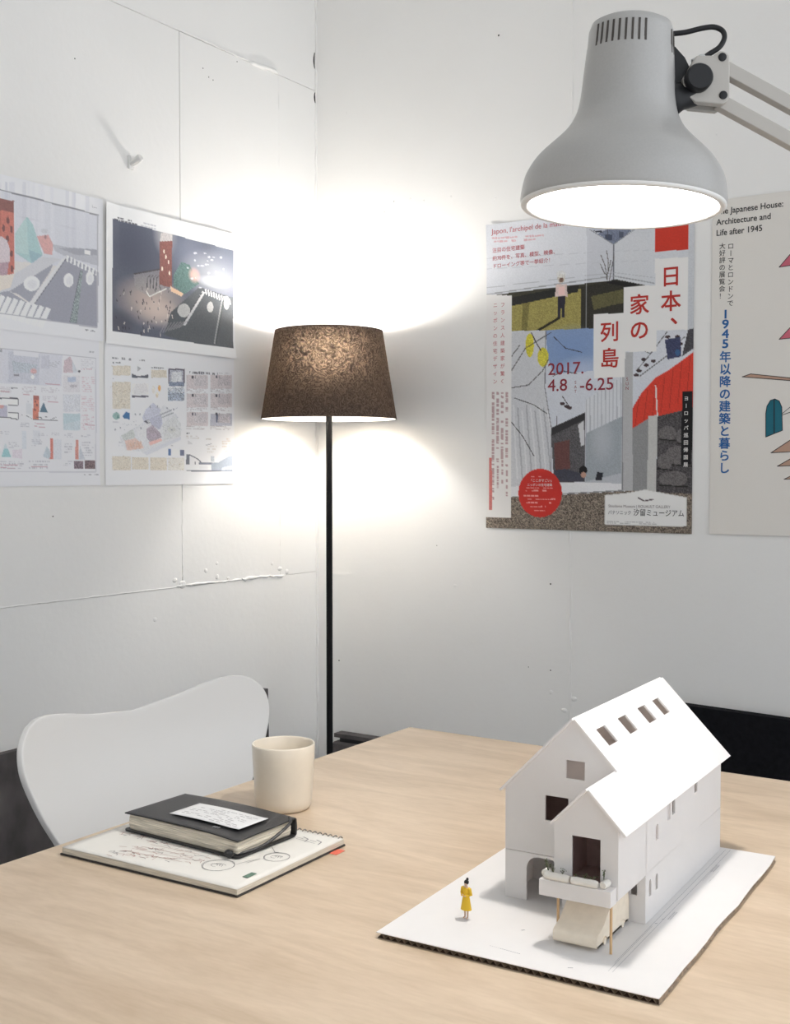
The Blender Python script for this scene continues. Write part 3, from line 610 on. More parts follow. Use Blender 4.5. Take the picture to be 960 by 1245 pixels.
# ------------------------------------------------------------------ the scale figure, one continuous skinned body built at life size and scaled down
M_skin = mat('figure_skin', (0.62, 0.43, 0.32), 0.6); M_dress = mat('yellow_dress', (0.78, 0.50, 0.03), 0.6); M_hair = mat('black_hair', (0.012, 0.010, 0.010), 0.5)
Rm = Matrix.Rotation(MR, 4, 'Z')
fp = HO + Rm @ Vector((0.0590, 0.0740, 0))
fig = thing('scale_figure', 'tiny standing scale figure in a yellow dress with dark hair in a bun', 'figure', fp, (0, 0, math.radians(-8)))
fig.scale = (0.0222,) * 3
vsk = [(0, 0, .86, .13), (0, 0, 1.05, .11), (0, 0, 1.26, .13), (0, 0, 1.40, .07), (0, -.01, 1.48, .05), (0, -.02, 1.57, .09), (0, -.02, 1.66, .08),
       (-.09, 0, .80, .085), (-.08, .01, .46, .055), (-.075, .02, .08, .035), (-.08, -.10, .03, .035),
       (.09, 0, .80, .085), (.08, .01, .46, .055), (.075, .02, .08, .035), (.08, -.10, .03, .035),
       (-.18, 0, 1.36, .055), (-.24, .02, 1.12, .042), (-.08, -.17, 1.10, .032), (-.02, -.20, 1.13, .03),
       (.18, 0, 1.36, .055), (.24, .02, 1.12, .042), (.09, -.17, 1.06, .032), (.03, -.21, 1.08, .03)]
esk = [(0, 1), (1, 2), (2, 3), (3, 4), (4, 5), (5, 6), (0, 7), (7, 8), (8, 9), (9, 10), (0, 11), (11, 12), (12, 13), (13, 14), (3, 15), (15, 16), (16, 17), (17, 18), (3, 19), (19, 20), (20, 21), (21, 22)]
bm_ = bpy.data.meshes.new('body'); bm_.from_pydata([v[:3] for v in vsk], esk, []); bm_.materials.append(M_skin)
bo = bpy.data.objects.new('body', bm_); C.objects.link(bo); bo.parent = fig
sk = bo.modifiers.new('skin', 'SKIN'); sk.use_smooth_shade = True
for i, v in enumerate(vsk): bm_.skin_vertices[0].data[i].radius = (v[3], v[3])
bm_.skin_vertices[0].data[0].use_root = True
bo.modifiers.new('sub', 'SUBSURF').levels = 1; bo.modifiers['sub'].render_levels = 1
dr = MB()
def oval(z, rx, ry, n=20, oy=0): return [(rx * math.cos(2 * math.pi * k / n), oy + ry * math.sin(2 * math.pi * k / n), z) for k in range(n)]
rings = [oval(.42, .27, .20), oval(.60, .235, .18), oval(.90, .18, .15), oval(1.04, .145, .125), oval(1.25, .175, .145), oval(1.38, .165, .11), oval(1.44, .08, .075)]
dr.add([p for r in rings for p in r], [(i * 20 + k, i * 20 + (k + 1) % 20, (i + 1) * 20 + (k + 1) % 20, (i + 1) * 20 + k) for i in range(len(rings) - 1) for k in range(20)])
dr.build('dress', M_dress, fig, smooth=True, sharp=80)
for s in (-1, 1):
    pts = [(s * .13, 0, 1.38), (s * .19, .0, 1.36), (s * .255, .02, 1.12), (s * .17, -.08, 1.10), (s * .10, -.17, 1.09 + .01 * s)]
    MB().tube(pts, [.075, .085, .075, .06, .05], 10).build('sleeve', M_dress, fig, smooth=True)
MB().lathe([(0, -.11)] + [(.112 * math.sin(t), -.112 * math.cos(t)) for t in np.linspace(.7, 3.1, 8)], 14, Matrix.Translation((0, .02, 1.64)), cap1=True).build('hair', M_hair, fig, smooth=True)
MB().lathe([(.058 * math.sin(t), -.07 * math.cos(t)) for t in np.linspace(.01, 3.13, 8)], 12, Matrix.Translation((.03, .05, 1.775))).build('hair_bun', M_hair, fig, smooth=True)

# ------------------------------------------------------------------ sketchbook
M_cream = mat('cream_page', (0.80, 0.775, 0.725), 0.7, noise=(25, .02), spec=.2)
M_pgedge = mat('page_edges', (0.66, 0.61, 0.52), 0.8, noise=(1500, .25, (.02, .02, 1)))
sb = thing('sketchbook', 'open wire-bound sketchbook with pencil drawings under the black notebook', 'sketchbook', (0.854, -1.6172, TZ), (0, 0, math.radians(1.75)))
SW, SD = 0.2628, 0.2000
MB().box((-.002, -.001, 0.0002), (SW + .001, SD + .002, 0.0022)).build('back_cover', mat('dark_board_cover', (.035, .032, .03), .6), sb, bevel=.0004, seg=1)
pg = MB().box((0, 0, 0.0022), (SW, SD, 0.0088)).build('page_block', M_pgedge, sb, bevel=.0006, seg=1)
# top page: slightly wavy sheet
vs = []; NXp, NYp = 24, 18
pagez = lambda x, y: 0.0093 + 0.0004 * math.sin(x * 22) * (1 - y / SD) - 0.0004 * max(0, (x / SW - .85)) * 3
for jy in range(NYp + 1):
    for ix in range(NXp + 1):
        x, y = SW * ix / NXp, SD * jy / NYp; vs.append((x, y, pagez(x, y)))
tp = MB().add(vs, [(jy * (NXp + 1) + ix, jy * (NXp + 1) + ix + 1, (jy + 1) * (NXp + 1) + ix + 1, (jy + 1) * (NXp + 1) + ix) for jy in range(NYp) for ix in range(NXp)]).build('top_page', M_cream, sb, smooth=True)
md = tp.modifiers.new('solid', 'SOLIDIFY'); md.thickness = .0002; md.offset = -1
M_pencil = mat('pencil_line', (0.20, 0.19, 0.20), 0.7); M_redp = mat('red_pencil_line', (0.42, 0.22, 0.19), 0.7); M_wash = mat('grey_wash', (0.56, 0.54, 0.53), .7); M_pinkw = mat('pink_wash', (0.68, 0.57, 0.53), .7)
pen = MB(); pen2 = MB(); pen3 = MB(); red = MB()
def rib(mb, pts, wd=.0007):
    for a, b in zip(pts, pts[1:]):
        z = max(pagez(*a), pagez(*b)) + .00025; strip(mb, a, b, wd, z)
def circ(cx, cy, r, sq=1.0, rot=0.0, a0=0, a1=6.283, n=26, jit=.0004):
    out = []
    for k in range(n + 1):
        t_ = a0 + (a1 - a0) * k / n; x, y = r * math.cos(t_), r * sq * math.sin(t_)
        out.append((cx + x * math.cos(rot) - y * math.sin(rot) + random.uniform(-jit, jit), cy + x * math.sin(rot) + y * math.cos(rot) + random.uniform(-jit, jit)))
    return out
for cx_, cy_, r_ in ((.1965, .048, .0185), (.2350, .1045, .0150)):
    pen_ = pen2 if cx_ < .2 else pen3
    rib(pen_, circ(cx_, cy_, r_)); rib(pen_, circ(cx_ + .0006, cy_ - .0005, r_ * .95), .0005)
    rib(pen_, circ(cx_, cy_, r_ * .45, .7, .4, 0, 4.5), .0005)
    for k in range(3): rib(pen_, [(cx_ - r_ * .5 + k * .004, cy_ + .002 * k), (cx_ - r_ * .2 + k * .004, cy_ + .003), (cx_ + k * .003, cy_ - .002)], .0005)
rib(pen3, [(.2085, .1300), (.2150, .1240), (.2236, .1160), (.2270, .1190)]); rib(pen2, [(.2120, .0600), (.2165, .0760), (.2230, .0900), (.2190, .0700)], .0006)
for x, y in ((.228, .1755), (.2480, .1745)): rib(pen, [(x - .010, y + .004), (x, y), (x + .002, y - .010)], .0012); rib(pen, [(x - .016, y - .001), (x - .006, y - .002)], .0008)
rib(pen, [(.2140, .1700), (.2440, .1660)], .0006)
for k in range(46):
    x = random.uniform(.012, .125); y = random.uniform(.070, .092) - x * .02
    rib(pen if random.random() < .55 else red, [(x, y), (x + random.uniform(.003, .012), y + random.uniform(-.004, .004)), (x + random.uniform(.004, .014), y + random.uniform(-.008, .006))], .0006)
for k in range(60):
    x = random.uniform(.055, .170); y = .012 + (x - .055) * .30 + random.uniform(-.008, .030)
    rib(red if random.random() < .7 else pen, [(x, y), (x + random.uniform(.003, .010), y + random.uniform(-.003, .005)), (x + random.uniform(.004, .012), y + random.uniform(-.006, .006))], .0006)
for k in range(5): rib(red, [(.07 + .004 * k, .028 + .011 * k), (.155, .034 + .010 * k)], .0005)
[q_.build('pencil_drawing', M_pencil, sb, weld=False) for q_ in (pen, pen2, pen3)]; red.build('red_pencil_drawing', M_redp, sb, weld=False)
for c_ in sb.children:
    if 'pencil' in c_.name: c_['kind'] = 'stuff'
MB().box((.2440, .0320, .0094), (.2510, .0480, .0098)).build('green_label', mat('green_label_paper', (.11, .19, .14), .6), sb)
M_wire = mat('dull_wire', (0.30, 0.29, 0.28), 0.35, metal=.7)
wm = None
for k in range(34):
    x = .006 + k * (SW - .012) / 33
    if wm is None:
        wo = MB().tube([(0, -.0035 + .0001, .0096)] + [(0, .0010 + .0048 * math.sin(a), .0056 + .0048 * math.cos(a)) for a in np.linspace(-.3, 3.4, 9)], .0008, 6).build('wire_loop', M_wire, sb, smooth=True); wm = wo.data; wo.location = (x, SD, 0)
    else:
        wo = bpy.data.objects.new('wire_loop', wm); C.objects.link(wo); wo.parent = sb; wo.location = (x, SD, 0)
tab = MB().box((SW - .004, .168, .0003), (SW + .011, .186, .0007)).build('bookmark_tab', mat('coral_tab', (.75, .16, .10), .5), sb)
tab['label'] = 'coral red index tab'

# ------------------------------------------------------------------ black notebook
NB = (0.8717, -1.5300, TZ + .0100)
nb = thing('black_notebook', 'thick black leather notebook with cream pages lying on the sketchbook', 'notebook', NB, (0, 0, math.radians(-1.6)))
M_leather = mat('black_leather', (0.016, 0.016, 0.018), 0.42, noise=(120, .2), bump=(700, .25), spec=.5)
NW, ND, NH = 0.1830, 0.1000, 0.0220
def rrect(x0, y0, x1, y1, r, n=5):
    out = []
    for cx_, cy_, a in ((x1 - r, y1 - r, 0), (x0 + r, y1 - r, 90), (x0 + r, y0 + r, 180), (x1 - r, y0 + r, 270)):
        for k in range(n + 1):
            t_ = math.radians(a + 90 * k / n); out.append((cx_ + r * math.cos(t_), cy_ + r * math.sin(t_)))
    return out
MB().prism(rrect(-.003, -.004, NW + .002, ND, .005), [], .0002, .0022, frB).build('back_cover', M_leather, nb, bevel=.0006, seg=2)
# page block with slightly fanned front edge
pv = []; NS = 10
for s_ in range(NS + 1):
    z = .0022 + (NH - .0044) * s_ / NS; b_ = math.sin(math.pi * s_ / NS)
    off = -.0015 * b_ + random.uniform(-.0004, .0004)
    pv.append([(x, y, z) for x, y in rrect(.001 + off * .3, .001 + off * .8, NW - .004 - off, ND - .003, .004, 3)])
m_ = len(pv[0]); pb = MB(); pb.add([p for r in pv for p in r], [(s_ * m_ + k, s_ * m_ + (k + 1) % m_, (s_ + 1) * m_ + (k + 1) % m_, (s_ + 1) * m_ + k) for s_ in range(NS) for k in range(m_)] + [tuple(range(m_))[::-1], tuple(range(NS * m_, (NS + 1) * m_))])
pb.build('page_block', mat('notebook_page_edges', (.70, .64, .53), .8, noise=(900, .35, (.03, .03, 1))), nb)
# top cover: gently domed sheet that droops at the front right
cv = []; nx_, ny_ = 30, 16
cz = lambda x, y: NH - .0012 + .0024 * math.sin(math.pi * min(1, max(0, x / NW))) * (.6 + .4 * y / ND) - .0022 * max(0, x / NW - .75) * 4 * (1 - y / ND) * .8
for jy in range(ny_ + 1):
    for ix in range(nx_ + 1):
        x = -.002 + (NW + .003) * ix / nx_; y = -.003 + (ND + .003) * jy / ny_
        cv.append((x, y, cz(x, y)))
tc_ = MB().add(cv, [(jy * (nx_ + 1) + ix, jy * (nx_ + 1) + ix + 1, (jy + 1) * (nx_ + 1) + ix + 1, (jy + 1) * (nx_ + 1) + ix) for jy in range(ny_) for ix in range(nx_)]).build('front_cover', M_leather, nb, smooth=True)
md = tc_.modifiers.new('solid', 'SOLIDIFY'); md.thickness = .0016; md.offset = 1
bv = tc_.modifiers.new('bevel', 'BEVEL'); bv.width = .0006; bv.segments = 2; bv.limit_method = 'ANGLE'
sp = MB(); sp.prism([(ND - .0015, .0005), (ND + .001, .002), (ND + .002, NH / 2), (ND + .001, NH - .001), (ND - .0015, NH + .0005)], [], -.002, NW + .001, lambda a, b, tt: Vector((tt, a, b))); sp.build('spine', M_leather, nb, smooth=True)
MB().tube(spline([(NW * .965, ND * .96, NH + .0005), (NW + .004, ND * .86, NH - .001), (NW + .0055, ND * .70, NH - .007), (NW + .003, ND * .4, .0055), (NW - .002, ND * .12, .0032), (NW - .010, -.004, .0034)], 6), .0019, 8).build('closing_cord', M_leather, nb, smooth=True)
MB().lathe([(.0046 * math.sin(t), .0046 * math.cos(t)) for t in np.linspace(.01, 3.13, 9)], 14, Matrix.Translation((NW - .0105, -.0050, .0050)) @ Matrix.Diagonal((1.3, 1, 1)).to_4x4()).build('cord_toggle', M_leather, nb, smooth=True)
sv_ = MB()
for k, (x, y) in enumerate(((.130, .012), (.1335, .0122), (.137, .0128))): sv_.box((x, y, cz(x, y) + .0014), (x + .0018, y + .0045, cz(x, y) + .0021))
sv_.build('stamped_initials', mat('silver_foil', (.6, .6, .6), .3, metal=.8), nb)

# ------------------------------------------------------------------ paper slip on the notebook
sl_ = thing('paper_slip', 'white printed paper slip lying on the black notebook', 'paper', (0.9260, -1.5135, TZ + .0100 + NH + .0020), (0, 0, math.radians(-1.0)))
pv = []; nx_, ny_ = 22, 8; PW, PD = .1120, .0520
slz = lambda x, y: .0004 + .0011 * math.sin(math.pi * min(1, x / (PW * .9))) + .0012 * max(0, x / PW - .9) * 3 - .0006 * (x / PW) + .0011
for jy in range(ny_ + 1):
    for ix in range(nx_ + 1):
        x = PW * ix / nx_; y = PD * jy / ny_; pv.append((x, y, slz(x, y)))
so_ = MB().add(pv, [(jy * (nx_ + 1) + ix, jy * (nx_ + 1) + ix + 1, (jy + 1) * (nx_ + 1) + ix + 1, (jy + 1) * (nx_ + 1) + ix) for jy in range(ny_) for ix in range(nx_)]).build('sheet', M_paper, sl_, smooth=True)
md = so_.modifiers.new('solid', 'SOLIDIFY'); md.thickness = .0003; md.offset = -1
pr_ = MB()
for row in range(9):
    y = .006 + row * .0046; x = .010 + (.03 if row in (0, 8) else 0)
    while x < PW - .014:
        l = random.uniform(.002, .010)
        if random.random() < (.75 if row not in (3, 6) else .2):
            strip3 = [(x, y - .0006), (x + l, y - .0006), (x + l, y + .0006), (x, y + .0006)]
            pr_.add([(a, b, slz(a, b) + .00045) for a, b in strip3], [(0, 1, 2, 3)])
        x += l + random.uniform(.001, .003)
pr_.build('printed_lines', mat('faint_print', (.33, .32, .33), .7), sl_, weld=False)

# ------------------------------------------------------------------ printed sheets: a fine mesh whose colour attribute holds the ink
def homog(src):
    dst = [(0, 0), (1, 0), (1, 1), (0, 1)]; A = []; b = []
    for (x, y), (u, v) in zip(src, dst):
        A += [[x, y, 1, 0, 0, 0, -u * x, -u * y], [0, 0, 0, x, y, 1, -v * x, -v * y]]; b += [u, v]
    h = np.linalg.solve(np.array(A, float), np.array(b, float)); return np.append(h, 1).reshape(3, 3)

class Sheet:
    """ink canvas; drawing coordinates are layout units turned into sheet fractions by a plane mapping"""
    def __init__(s, corners, off, k, nx, ny, base):
        s.Hm = homog(corners); s.off = off; s.k = k; s.nx, s.ny = nx, ny
        s.U, s.V = np.meshgrid(np.linspace(0, 1, nx + 1), np.linspace(0, 1, ny + 1))
        s.c = np.empty((ny + 1, nx + 1, 3)); s.c[:] = np.array(base, float)
        s.r = np.random.default_rng(5)
        s.nz = s.r.random((ny + 1, nx + 1))
    def q(s, x, y):
        p = s.Hm @ np.array((s.off[0] + x / s.k, s.off[1] + y / s.k, 1.0)); return p[0] / p[2], p[1] / p[2]
    def mask(s, pts):
        P = [s.q(*p) for p in pts]; m = np.zeros(s.U.shape, bool); n = len(P)
        for i in range(n):
            (x0, y0), (x1, y1) = P[i], P[(i + 1) % n]
            cond = (y0 > s.V) != (y1 > s.V)
            with np.errstate(divide='ignore', invalid='ignore'):
                xi = (x1 - x0) * (s.V - y0) / (y1 - y0 if y1 != y0 else 1e-9) + x0
            m ^= cond & (s.U < xi)
        return m
    def put(s, m, col, noise=0.0, a=1.0):
        col = np.array(col, float)[None, :] * np.ones((int(m.sum()), 1))
        if noise: col = col * (1 + noise * (s.nz[m][:, None] * 2 - 1))
        s.c[m] = s.c[m] * (1 - a) + col * a
    def poly(s, pts, col, noise=0.0, a=1.0): s.put(s.mask(pts), col, noise, a)
    def rect(s, x0, y0, x1, y1, col, noise=0.0, a=1.0): s.poly([(x0, y0), (x1, y0), (x1, y1), (x0, y1)], col, noise, a)
    def ell(s, x, y, rx, ry, col, noise=0.0, a=1.0): s.poly([(x + rx * math.cos(t), y + ry * math.sin(t)) for t in np.linspace(0, 2 * math.pi, 24, endpoint=False)], col, noise, a)
    def glow(s, x, y, rx, ry, col, a=1.0):
        cu, cv = s.q(x, y); u1, _ = s.q(x + rx, y); _, v1 = s.q(x, y + ry)
        d = ((s.U - cu) / (u1 - cu)) ** 2 + ((s.V - cv) / (v1 - cv)) ** 2
        al = (np.clip(1 - d, 0, 1) ** 1.2 * a)[..., None]; s.c = s.c * (1 - al) + np.array(col, float) * al
    def line(s, pts, wd, col, a=1.0):
        for (x0, y0), (x1, y1) in zip(pts, pts[1:]):
            d = math.hypot(x1 - x0, y1 - y0) or 1; nx, ny = -(y1 - y0) / d * wd / 2, (x1 - x0) / d * wd / 2
            s.poly([(x0 + nx, y0 + ny), (x1 + nx, y1 + ny), (x1 - nx, y1 - ny), (x0 - nx, y0 - ny)], col, 0, a)
    def text(s, x0, y0, x1, y1, nl, col, a=.6, slope=0.0, vert=False, fill=.72):
        """rows of unreadable small print"""
        for i in range(nl):
            f = (i + .5) / nl
            if vert:
                x = x0 + (x1 - x0) * f; wd = (x1 - x0) / nl * .5; p = y0; end = y0 + (y1 - y0) * s.r.uniform(.75, 1)
                while p < end:
                    l = s.r.uniform(3, 12)
                    if s.r.random() < fill: s.line([(x, p), (x, min(end, p + l))], wd, col, a)
                    p += l + 1.5
            else:
                y = y0 + (y1 - y0) * f; wd = (y1 - y0) / nl * .5; p = x0; end = x0 + (x1 - x0) * s.r.uniform(.7, 1)
                while p < end:
                    l = s.r.uniform(4, 16)
                    if s.r.random() < fill: s.line([(p, y + slope * (p - x0)), (min(end, p + l), y + slope * (min(end, p + l) - x0))], wd, col, a)
                    p += l + 2
    def build(s, name, fr, bend, m):
        """fr(u, v, lift) -> xyz; lift is the distance off the wall"""
        W_, H_ = s.nx + 1, s.ny + 1
        L_ = bend(s.U, s.V)
        co = np.array([fr(u, v, l) for u, v, l in zip(s.U.ravel(), s.V.ravel(), L_.ravel())], np.float32)
        idx = np.arange(W_ * H_).reshape(H_, W_)
        fs = np.stack([idx[:-1, :-1], idx[1:, :-1], idx[1:, 1:], idx[:-1, 1:]], -1).reshape(-1, 4)
        me = bpy.data.meshes.new(name); me.vertices.add(len(co)); me.vertices.foreach_set('co', co.ravel())
        me.loops.add(fs.size); me.loops.foreach_set('vertex_index', fs.ravel().astype(np.int32))
        me.polygons.add(len(fs)); me.polygons.foreach_set('loop_start', np.arange(0, fs.size, 4, dtype=np.int32))
        me.update(calc_edges=True); me.validate()
        me.polygons.foreach_set('use_smooth', [True] * len(me.polygons))
        c = np.clip(s.c.reshape(-1, 3) * 1.10, 0, 246) / 255
        lin = np.where(c <= .04045, c / 12.92, ((c + .055) / 1.055) ** 2.4)
        at = me.color_attributes.new('ink', 'FLOAT_COLOR', 'POINT')
        at.data.foreach_set('color', np.concatenate([lin, np.ones((len(lin), 1))], 1).astype(np.float32).ravel())
        me.materials.append(m)
        o = bpy.data.objects.new(name, me); C.objects.link(o); return o

M_ink = bpy.data.materials.new('printed_paper'); M_ink.use_nodes = True
_nt = M_ink.node_tree; _b = _nt.nodes['Principled BSDF']; _a = _nt.nodes.new('ShaderNodeVertexColor'); _a.layer_name = 'ink'
_nt.links.new(_a.outputs[0], _b.inputs['Base Color']); _b.inputs['Roughness'].default_value = 0.5; _b.inputs['Specular IOR Level'].default_value = 0.25

# ---- lettering as thin flat meshes on the sheet
_gl = {}
def glyph(txt, bold=0.0):
    k = txt
    if k not in _gl:
        cu = bpy.data.curves.new('letters', 'FONT'); cu.body = txt; cu.size = 1; cu.resolution_u = 3
        ob = bpy.data.objects.new('letters', cu); C.objects.link(ob); bpy.context.view_layer.update()
        me = bpy.data.meshes.new_from_object(ob.evaluated_get(bpy.context.evaluated_depsgraph_get()))
        _gl[k] = ([v.co.to_tuple()[:2] for v in me.vertices], [tuple(p.vertices) for p in me.polygons])
        bpy.data.objects.remove(ob); bpy.data.curves.remove(cu); bpy.data.meshes.remove(me)
    return _gl[k]
def letters(name, items, sheet, fr, bend, m, parent):
    """items: (text, origin (layout units, baseline left), size vector x, bold, vertical?) ; size given as sheet-fraction height of one em"""
    mb = MB()
    bo = [0.0]
    def place(vs, fs, ou, ov, em_u, em_v, rot=0.0):
        b_ = bo[0]
        shifts = [(0, 0)] if not b_ else [(-b_, -b_), (b_, -b_), (b_, b_), (-b_, b_), (0, b_), (0, -b_), (b_, 0), (-b_, 0)]
        for q_, (dx, dy) in enumerate(shifts): place1([(x + dx, y + dy) for x, y in vs], fs, ou, ov, em_u, em_v, rot, q_ * 4e-6)
    def place1(vs, fs, ou, ov, em_u, em_v, rot, ex):
        out = []
        for x, y in vs:
            if rot: x, y = (x - .5) * math.cos(rot) - (y - .38) * math.sin(rot) + .5, (x - .5) * math.sin(rot) + (y - .38) * math.cos(rot) + .38
            u = ou + x * em_u; v = ov - y * em_v
            out.append(fr(u, v, float(bend(np.array(u), np.array(v))) + 0.00035 + ex))
        mb.add(out, fs)
    for it in items:
        txt, (x, y), em, bold, mode = it[:5]; squash = it[5] if len(it) > 5 else 1.0
        u, v = sheet.q(x, y); bo[0] = bold
        em_v = em / fr.h; em_u = em * squash / fr.w
        if mode == 'h':
            vs, fs = glyph(txt, bold); place(vs, fs, u, v, em_u, em_v)
        else:                                           # vertical: (x, y) is the top centre of the column
            pitch = mode
            for i, chh in enumerate(txt):
                vs, fs = glyph(chh, bold)
                vv = v + (0.88 + i * pitch) * em_v
                if chh in '、。': place(vs, fs, u - .5 * em_u + .45 * em_u, vv - .5 * em_v, em_u, em_v)
                elif chh in 'ー': place(vs, fs, u - .5 * em_u, vv, em_u, em_v, math.pi / 2 * -1)
                elif ord(chh) < 128:
                    wdt = max(a for a, b in vs) + min(a for a, b in vs); place(vs, fs, u - .5 * wdt * em_u, vv, em_u, em_v)
                else: place(vs, fs, u - .5 * em_u, vv, em_u, em_v)
    return mb.build(name, m, parent, weld=False)
class FR:
    def __init__(s, kind, a0, a1, ztop, zbot, d=0.0012):
        s.kind, s.a0, s.a1, s.zt, s.zb, s.d = kind, a0, a1, ztop, zbot, d; s.w = a1 - a0; s.h = ztop - zbot
        s.o = Vector((0, a0, zbot)) if kind == 'L' else Vector((a0, 0, zbot))
    def __call__(s, u, v, l):
        a = s.a0 + u * s.w; z = s.zt - v * s.h
        p = Vector((s.d + l, a, z)) if s.kind == 'L' else Vector((a, -s.d - l, z))
        return p - s.o
def mount(o, fr): o.location = fr.o; return o

PAPER = (222, 222, 224)
# ================================================================= sheet: day view
fr = FR('L', -1.181, -.761, 1.7507, 1.4477, .0014)
bend = lambda u, v: .0012 + .0022 * (1 - v) ** 3 * (.5 + .5 * np.sin(u * 26)) * (v < .25) + .003 * np.clip(u - .93, 0, 1) * 10 * .2
S = Sheet([(-86.8, 190.0), (122.9, 242.9), (124.4, 415.3), (-84.1, 390.2)], (0, 205), 6.077, 230, 176, PAPER)
frame_pts = [(-400, 55), (720, 345), (716, 1175), (-400, 1010)]
S.poly(frame_pts, (204, 205, 212), .02)
for k in range(26):
    x = S.r.uniform(-380, 700); S.poly([(x, 100), (x + S.r.uniform(8, 40), 100), (x + S.r.uniform(8, 40), 640), (x, 620)], (214, 214, 220) if k % 2 else (194, 195, 204), .02, .45)
S.poly([(-400, 620), (720, 760), (716, 1175), (-400, 1010)], (212, 208, 204), .02)
S.poly([(380, 560), (470, 575), (720, 640), (720, 720), (480, 650), (400, 610)], (176, 177, 184), .03)
S.poly([(430, 590), (520, 585), (720, 600), (720, 640), (560, 640)], (150, 151, 160), .03)
S.poly([(0, 225), (98, 240), (98, 775), (0, 800)], (188, 104, 90), .07); S.poly([(-120, 200), (0, 222), (0, 800), (-120, 790)], (176, 92, 80), .07)
S.poly([(-120, 200), (98, 240), (98, 325), (-120, 290)], (122, 74, 68), .1)
for x, y in ((52, 385), (78, 450), (48, 520), (78, 630), (82, 740), (20, 440)): S.ell(x, y, 11, 26, (105, 62, 60))
S.poly([(-60, 500), (10, 505), (45, 530), (68, 600), (66, 690), (-60, 700)], (206, 200, 206), .05, .9); S.poly([(-40, 700), (60, 690), (45, 800), (-40, 800)], (170, 140, 150), .1)
S.poly([(105, 480), (190, 355), (235, 412), (310, 640), (228, 702), (105, 622)], (158, 190, 190), .04); S.poly([(105, 480), (190, 355), (205, 640), (105, 622)], (172, 198, 196), .04)
S.poly([(228, 702), (310, 640), (205, 600)], (140, 172, 180), .04)
S.poly([(265, 500), (350, 490), (385, 560), (380, 640), (320, 630)], (206, 154, 150), .06); S.ell(322, 462, 26, 18, (190, 190, 196), .05)
S.poly([(100, 780), (310, 650), (445, 670), (390, 700), (60, 905), (-100, 1000), (-300, 980)], (198, 198, 202), .02)
S.poly([(-300, 820), (100, 780), (70, 880), (-300, 990)], (218, 208, 196), .03)
S.poly([(60, 908), (385, 705), (365, 760), (212, 990), (120, 925)], (146, 147, 158), .03)
S.poly([(238, 1012), (492, 650), (720, 762), (716, 1175), (310, 1115)], (142, 143, 155), .03)
S.poly([(212, 990), (440, 680), (490, 640), (238, 1018)], (214, 213, 214), .02); S.line([(238, 1015), (490, 655)], 6, (88, 88, 96))
for k in range(9): x = 488 + k * 27; y = 640 + k * 13; S.poly([(x, y), (x + 14, y + 6), (x + 10, y + 52), (x - 6, y + 44)], (232, 231, 230))
S.poly([(-300, 960), (60, 905), (240, 1020), (310, 1115), (-300, 1030)], (148, 149, 160), .03)
for k in range(8): x = -60 + k * 48; y = 940 + k * 13; S.poly([(x + 60, y - 10), (x + 92, y + 8), (x + 30, y + 150), (x - 10, y + 130)], (234, 233, 232))
for x, y, a, b_ in ((228, 850, 60, 56), (500, 825, 37, 52), (657, 810, 30, 50)): S.ell(x, y, a, b_, (230, 229, 228), .02); S.ell(x + 4, y + 6, a * .6, b_ * .6, (216, 216, 218), .03)
S.poly([(510, 1135), (588, 750), (606, 755), (562, 1142)], (128, 140, 140), .28); S.line([(510, 1135), (588, 750)], 4, (92, 95, 100))
S.poly([(620, 600), (660, 610), (660, 640), (615, 630)], (226, 226, 228)); S.ell(330, 505, 8, 16, (150, 110, 110))
S.line([(-400, 55), (720, 345)], 11, (120, 120, 126)); S.line([(714, 345), (712, 1175), (-400, 1010)], 9, (170, 170, 176))
S.text(672, 265, 716, 292, 2, (110, 110, 114), .7, .2); S.text(625, 1182, 706, 1204, 2, (90, 90, 94), .8, .13)
S.c = S.c * .80 + np.array((214, 214, 218.)) * .20  # pale haze blended into the ink colours
o = mount(S.build('printed_sheet', fr, bend, M_ink), fr)
tag(o, 'printed sheet with daytime street view and red tower, at the left edge', 'print', 'architecture prints on the wall')

# ================================================================= sheet: night view
fr = FR('L', -.755, -.335, 1.7475, 1.4445, .0034)
bend = lambda u, v: .0010 + .0040 * np.clip(.10 - u, 0, 1) * 10 * (.3 + .7 * (1 - v)) + .0016 * np.sin(u * 11 + 2) ** 2 * (1 - v) ** 2 + .0060 * np.clip(v - .86, 0, 1) * np.clip(u - .55, 0, 1) * 12
S = Sheet([(125.4, 245.4), (283.5, 285.1), (284.2, 436.1), (126.9, 417.4)], (0, 200), 3.1133, 240, 180, (230, 230, 231))
Q = [(418, 207), (879, 326), (876, 697), (418, 631)]
S.poly(Q, (84, 88, 102), .05)
pm = S.mask(Q); keep = S.c.copy()
S.glow(520, 330, 130, 120, (66, 70, 86), .8); S.glow(620, 270, 50, 90, (190, 186, 186), .75); S.glow(700, 330, 90, 110, (110, 116, 134), .7); S.glow(800, 420, 130, 100, (176, 178, 184), .75); S.glow(850, 350, 80, 60, (120, 126, 140), .6)
S.glow(570, 520, 150, 110, (196, 176, 164), .9); S.glow(600, 560, 90, 60, (214, 196, 184), .7); S.glow(450, 600, 70, 60, (70, 70, 80), .7)
S.poly([(500, 415), (610, 395), (615, 470), (560, 500), (505, 470)], (150, 146, 146), .1, .6); S.line([(500, 415), (612, 395)], 6, (70, 66, 70)); S.line([(560, 500), (625, 470)], 4, (230, 226, 220)); S.line([(548, 480), (560, 502)], 4, (230, 226, 220))
for k in range(5): S.line([(550 + k * 12, 470), (552 + k * 12, 430), (562 + k * 12, 420)], 3, (70, 66, 72))
S.poly([(598, 292), (645, 285), (645, 468), (598, 455)], (128, 80, 74), .12); S.poly([(604, 258), (645, 262), (645, 290), (600, 292)], (196, 190, 188), .08)
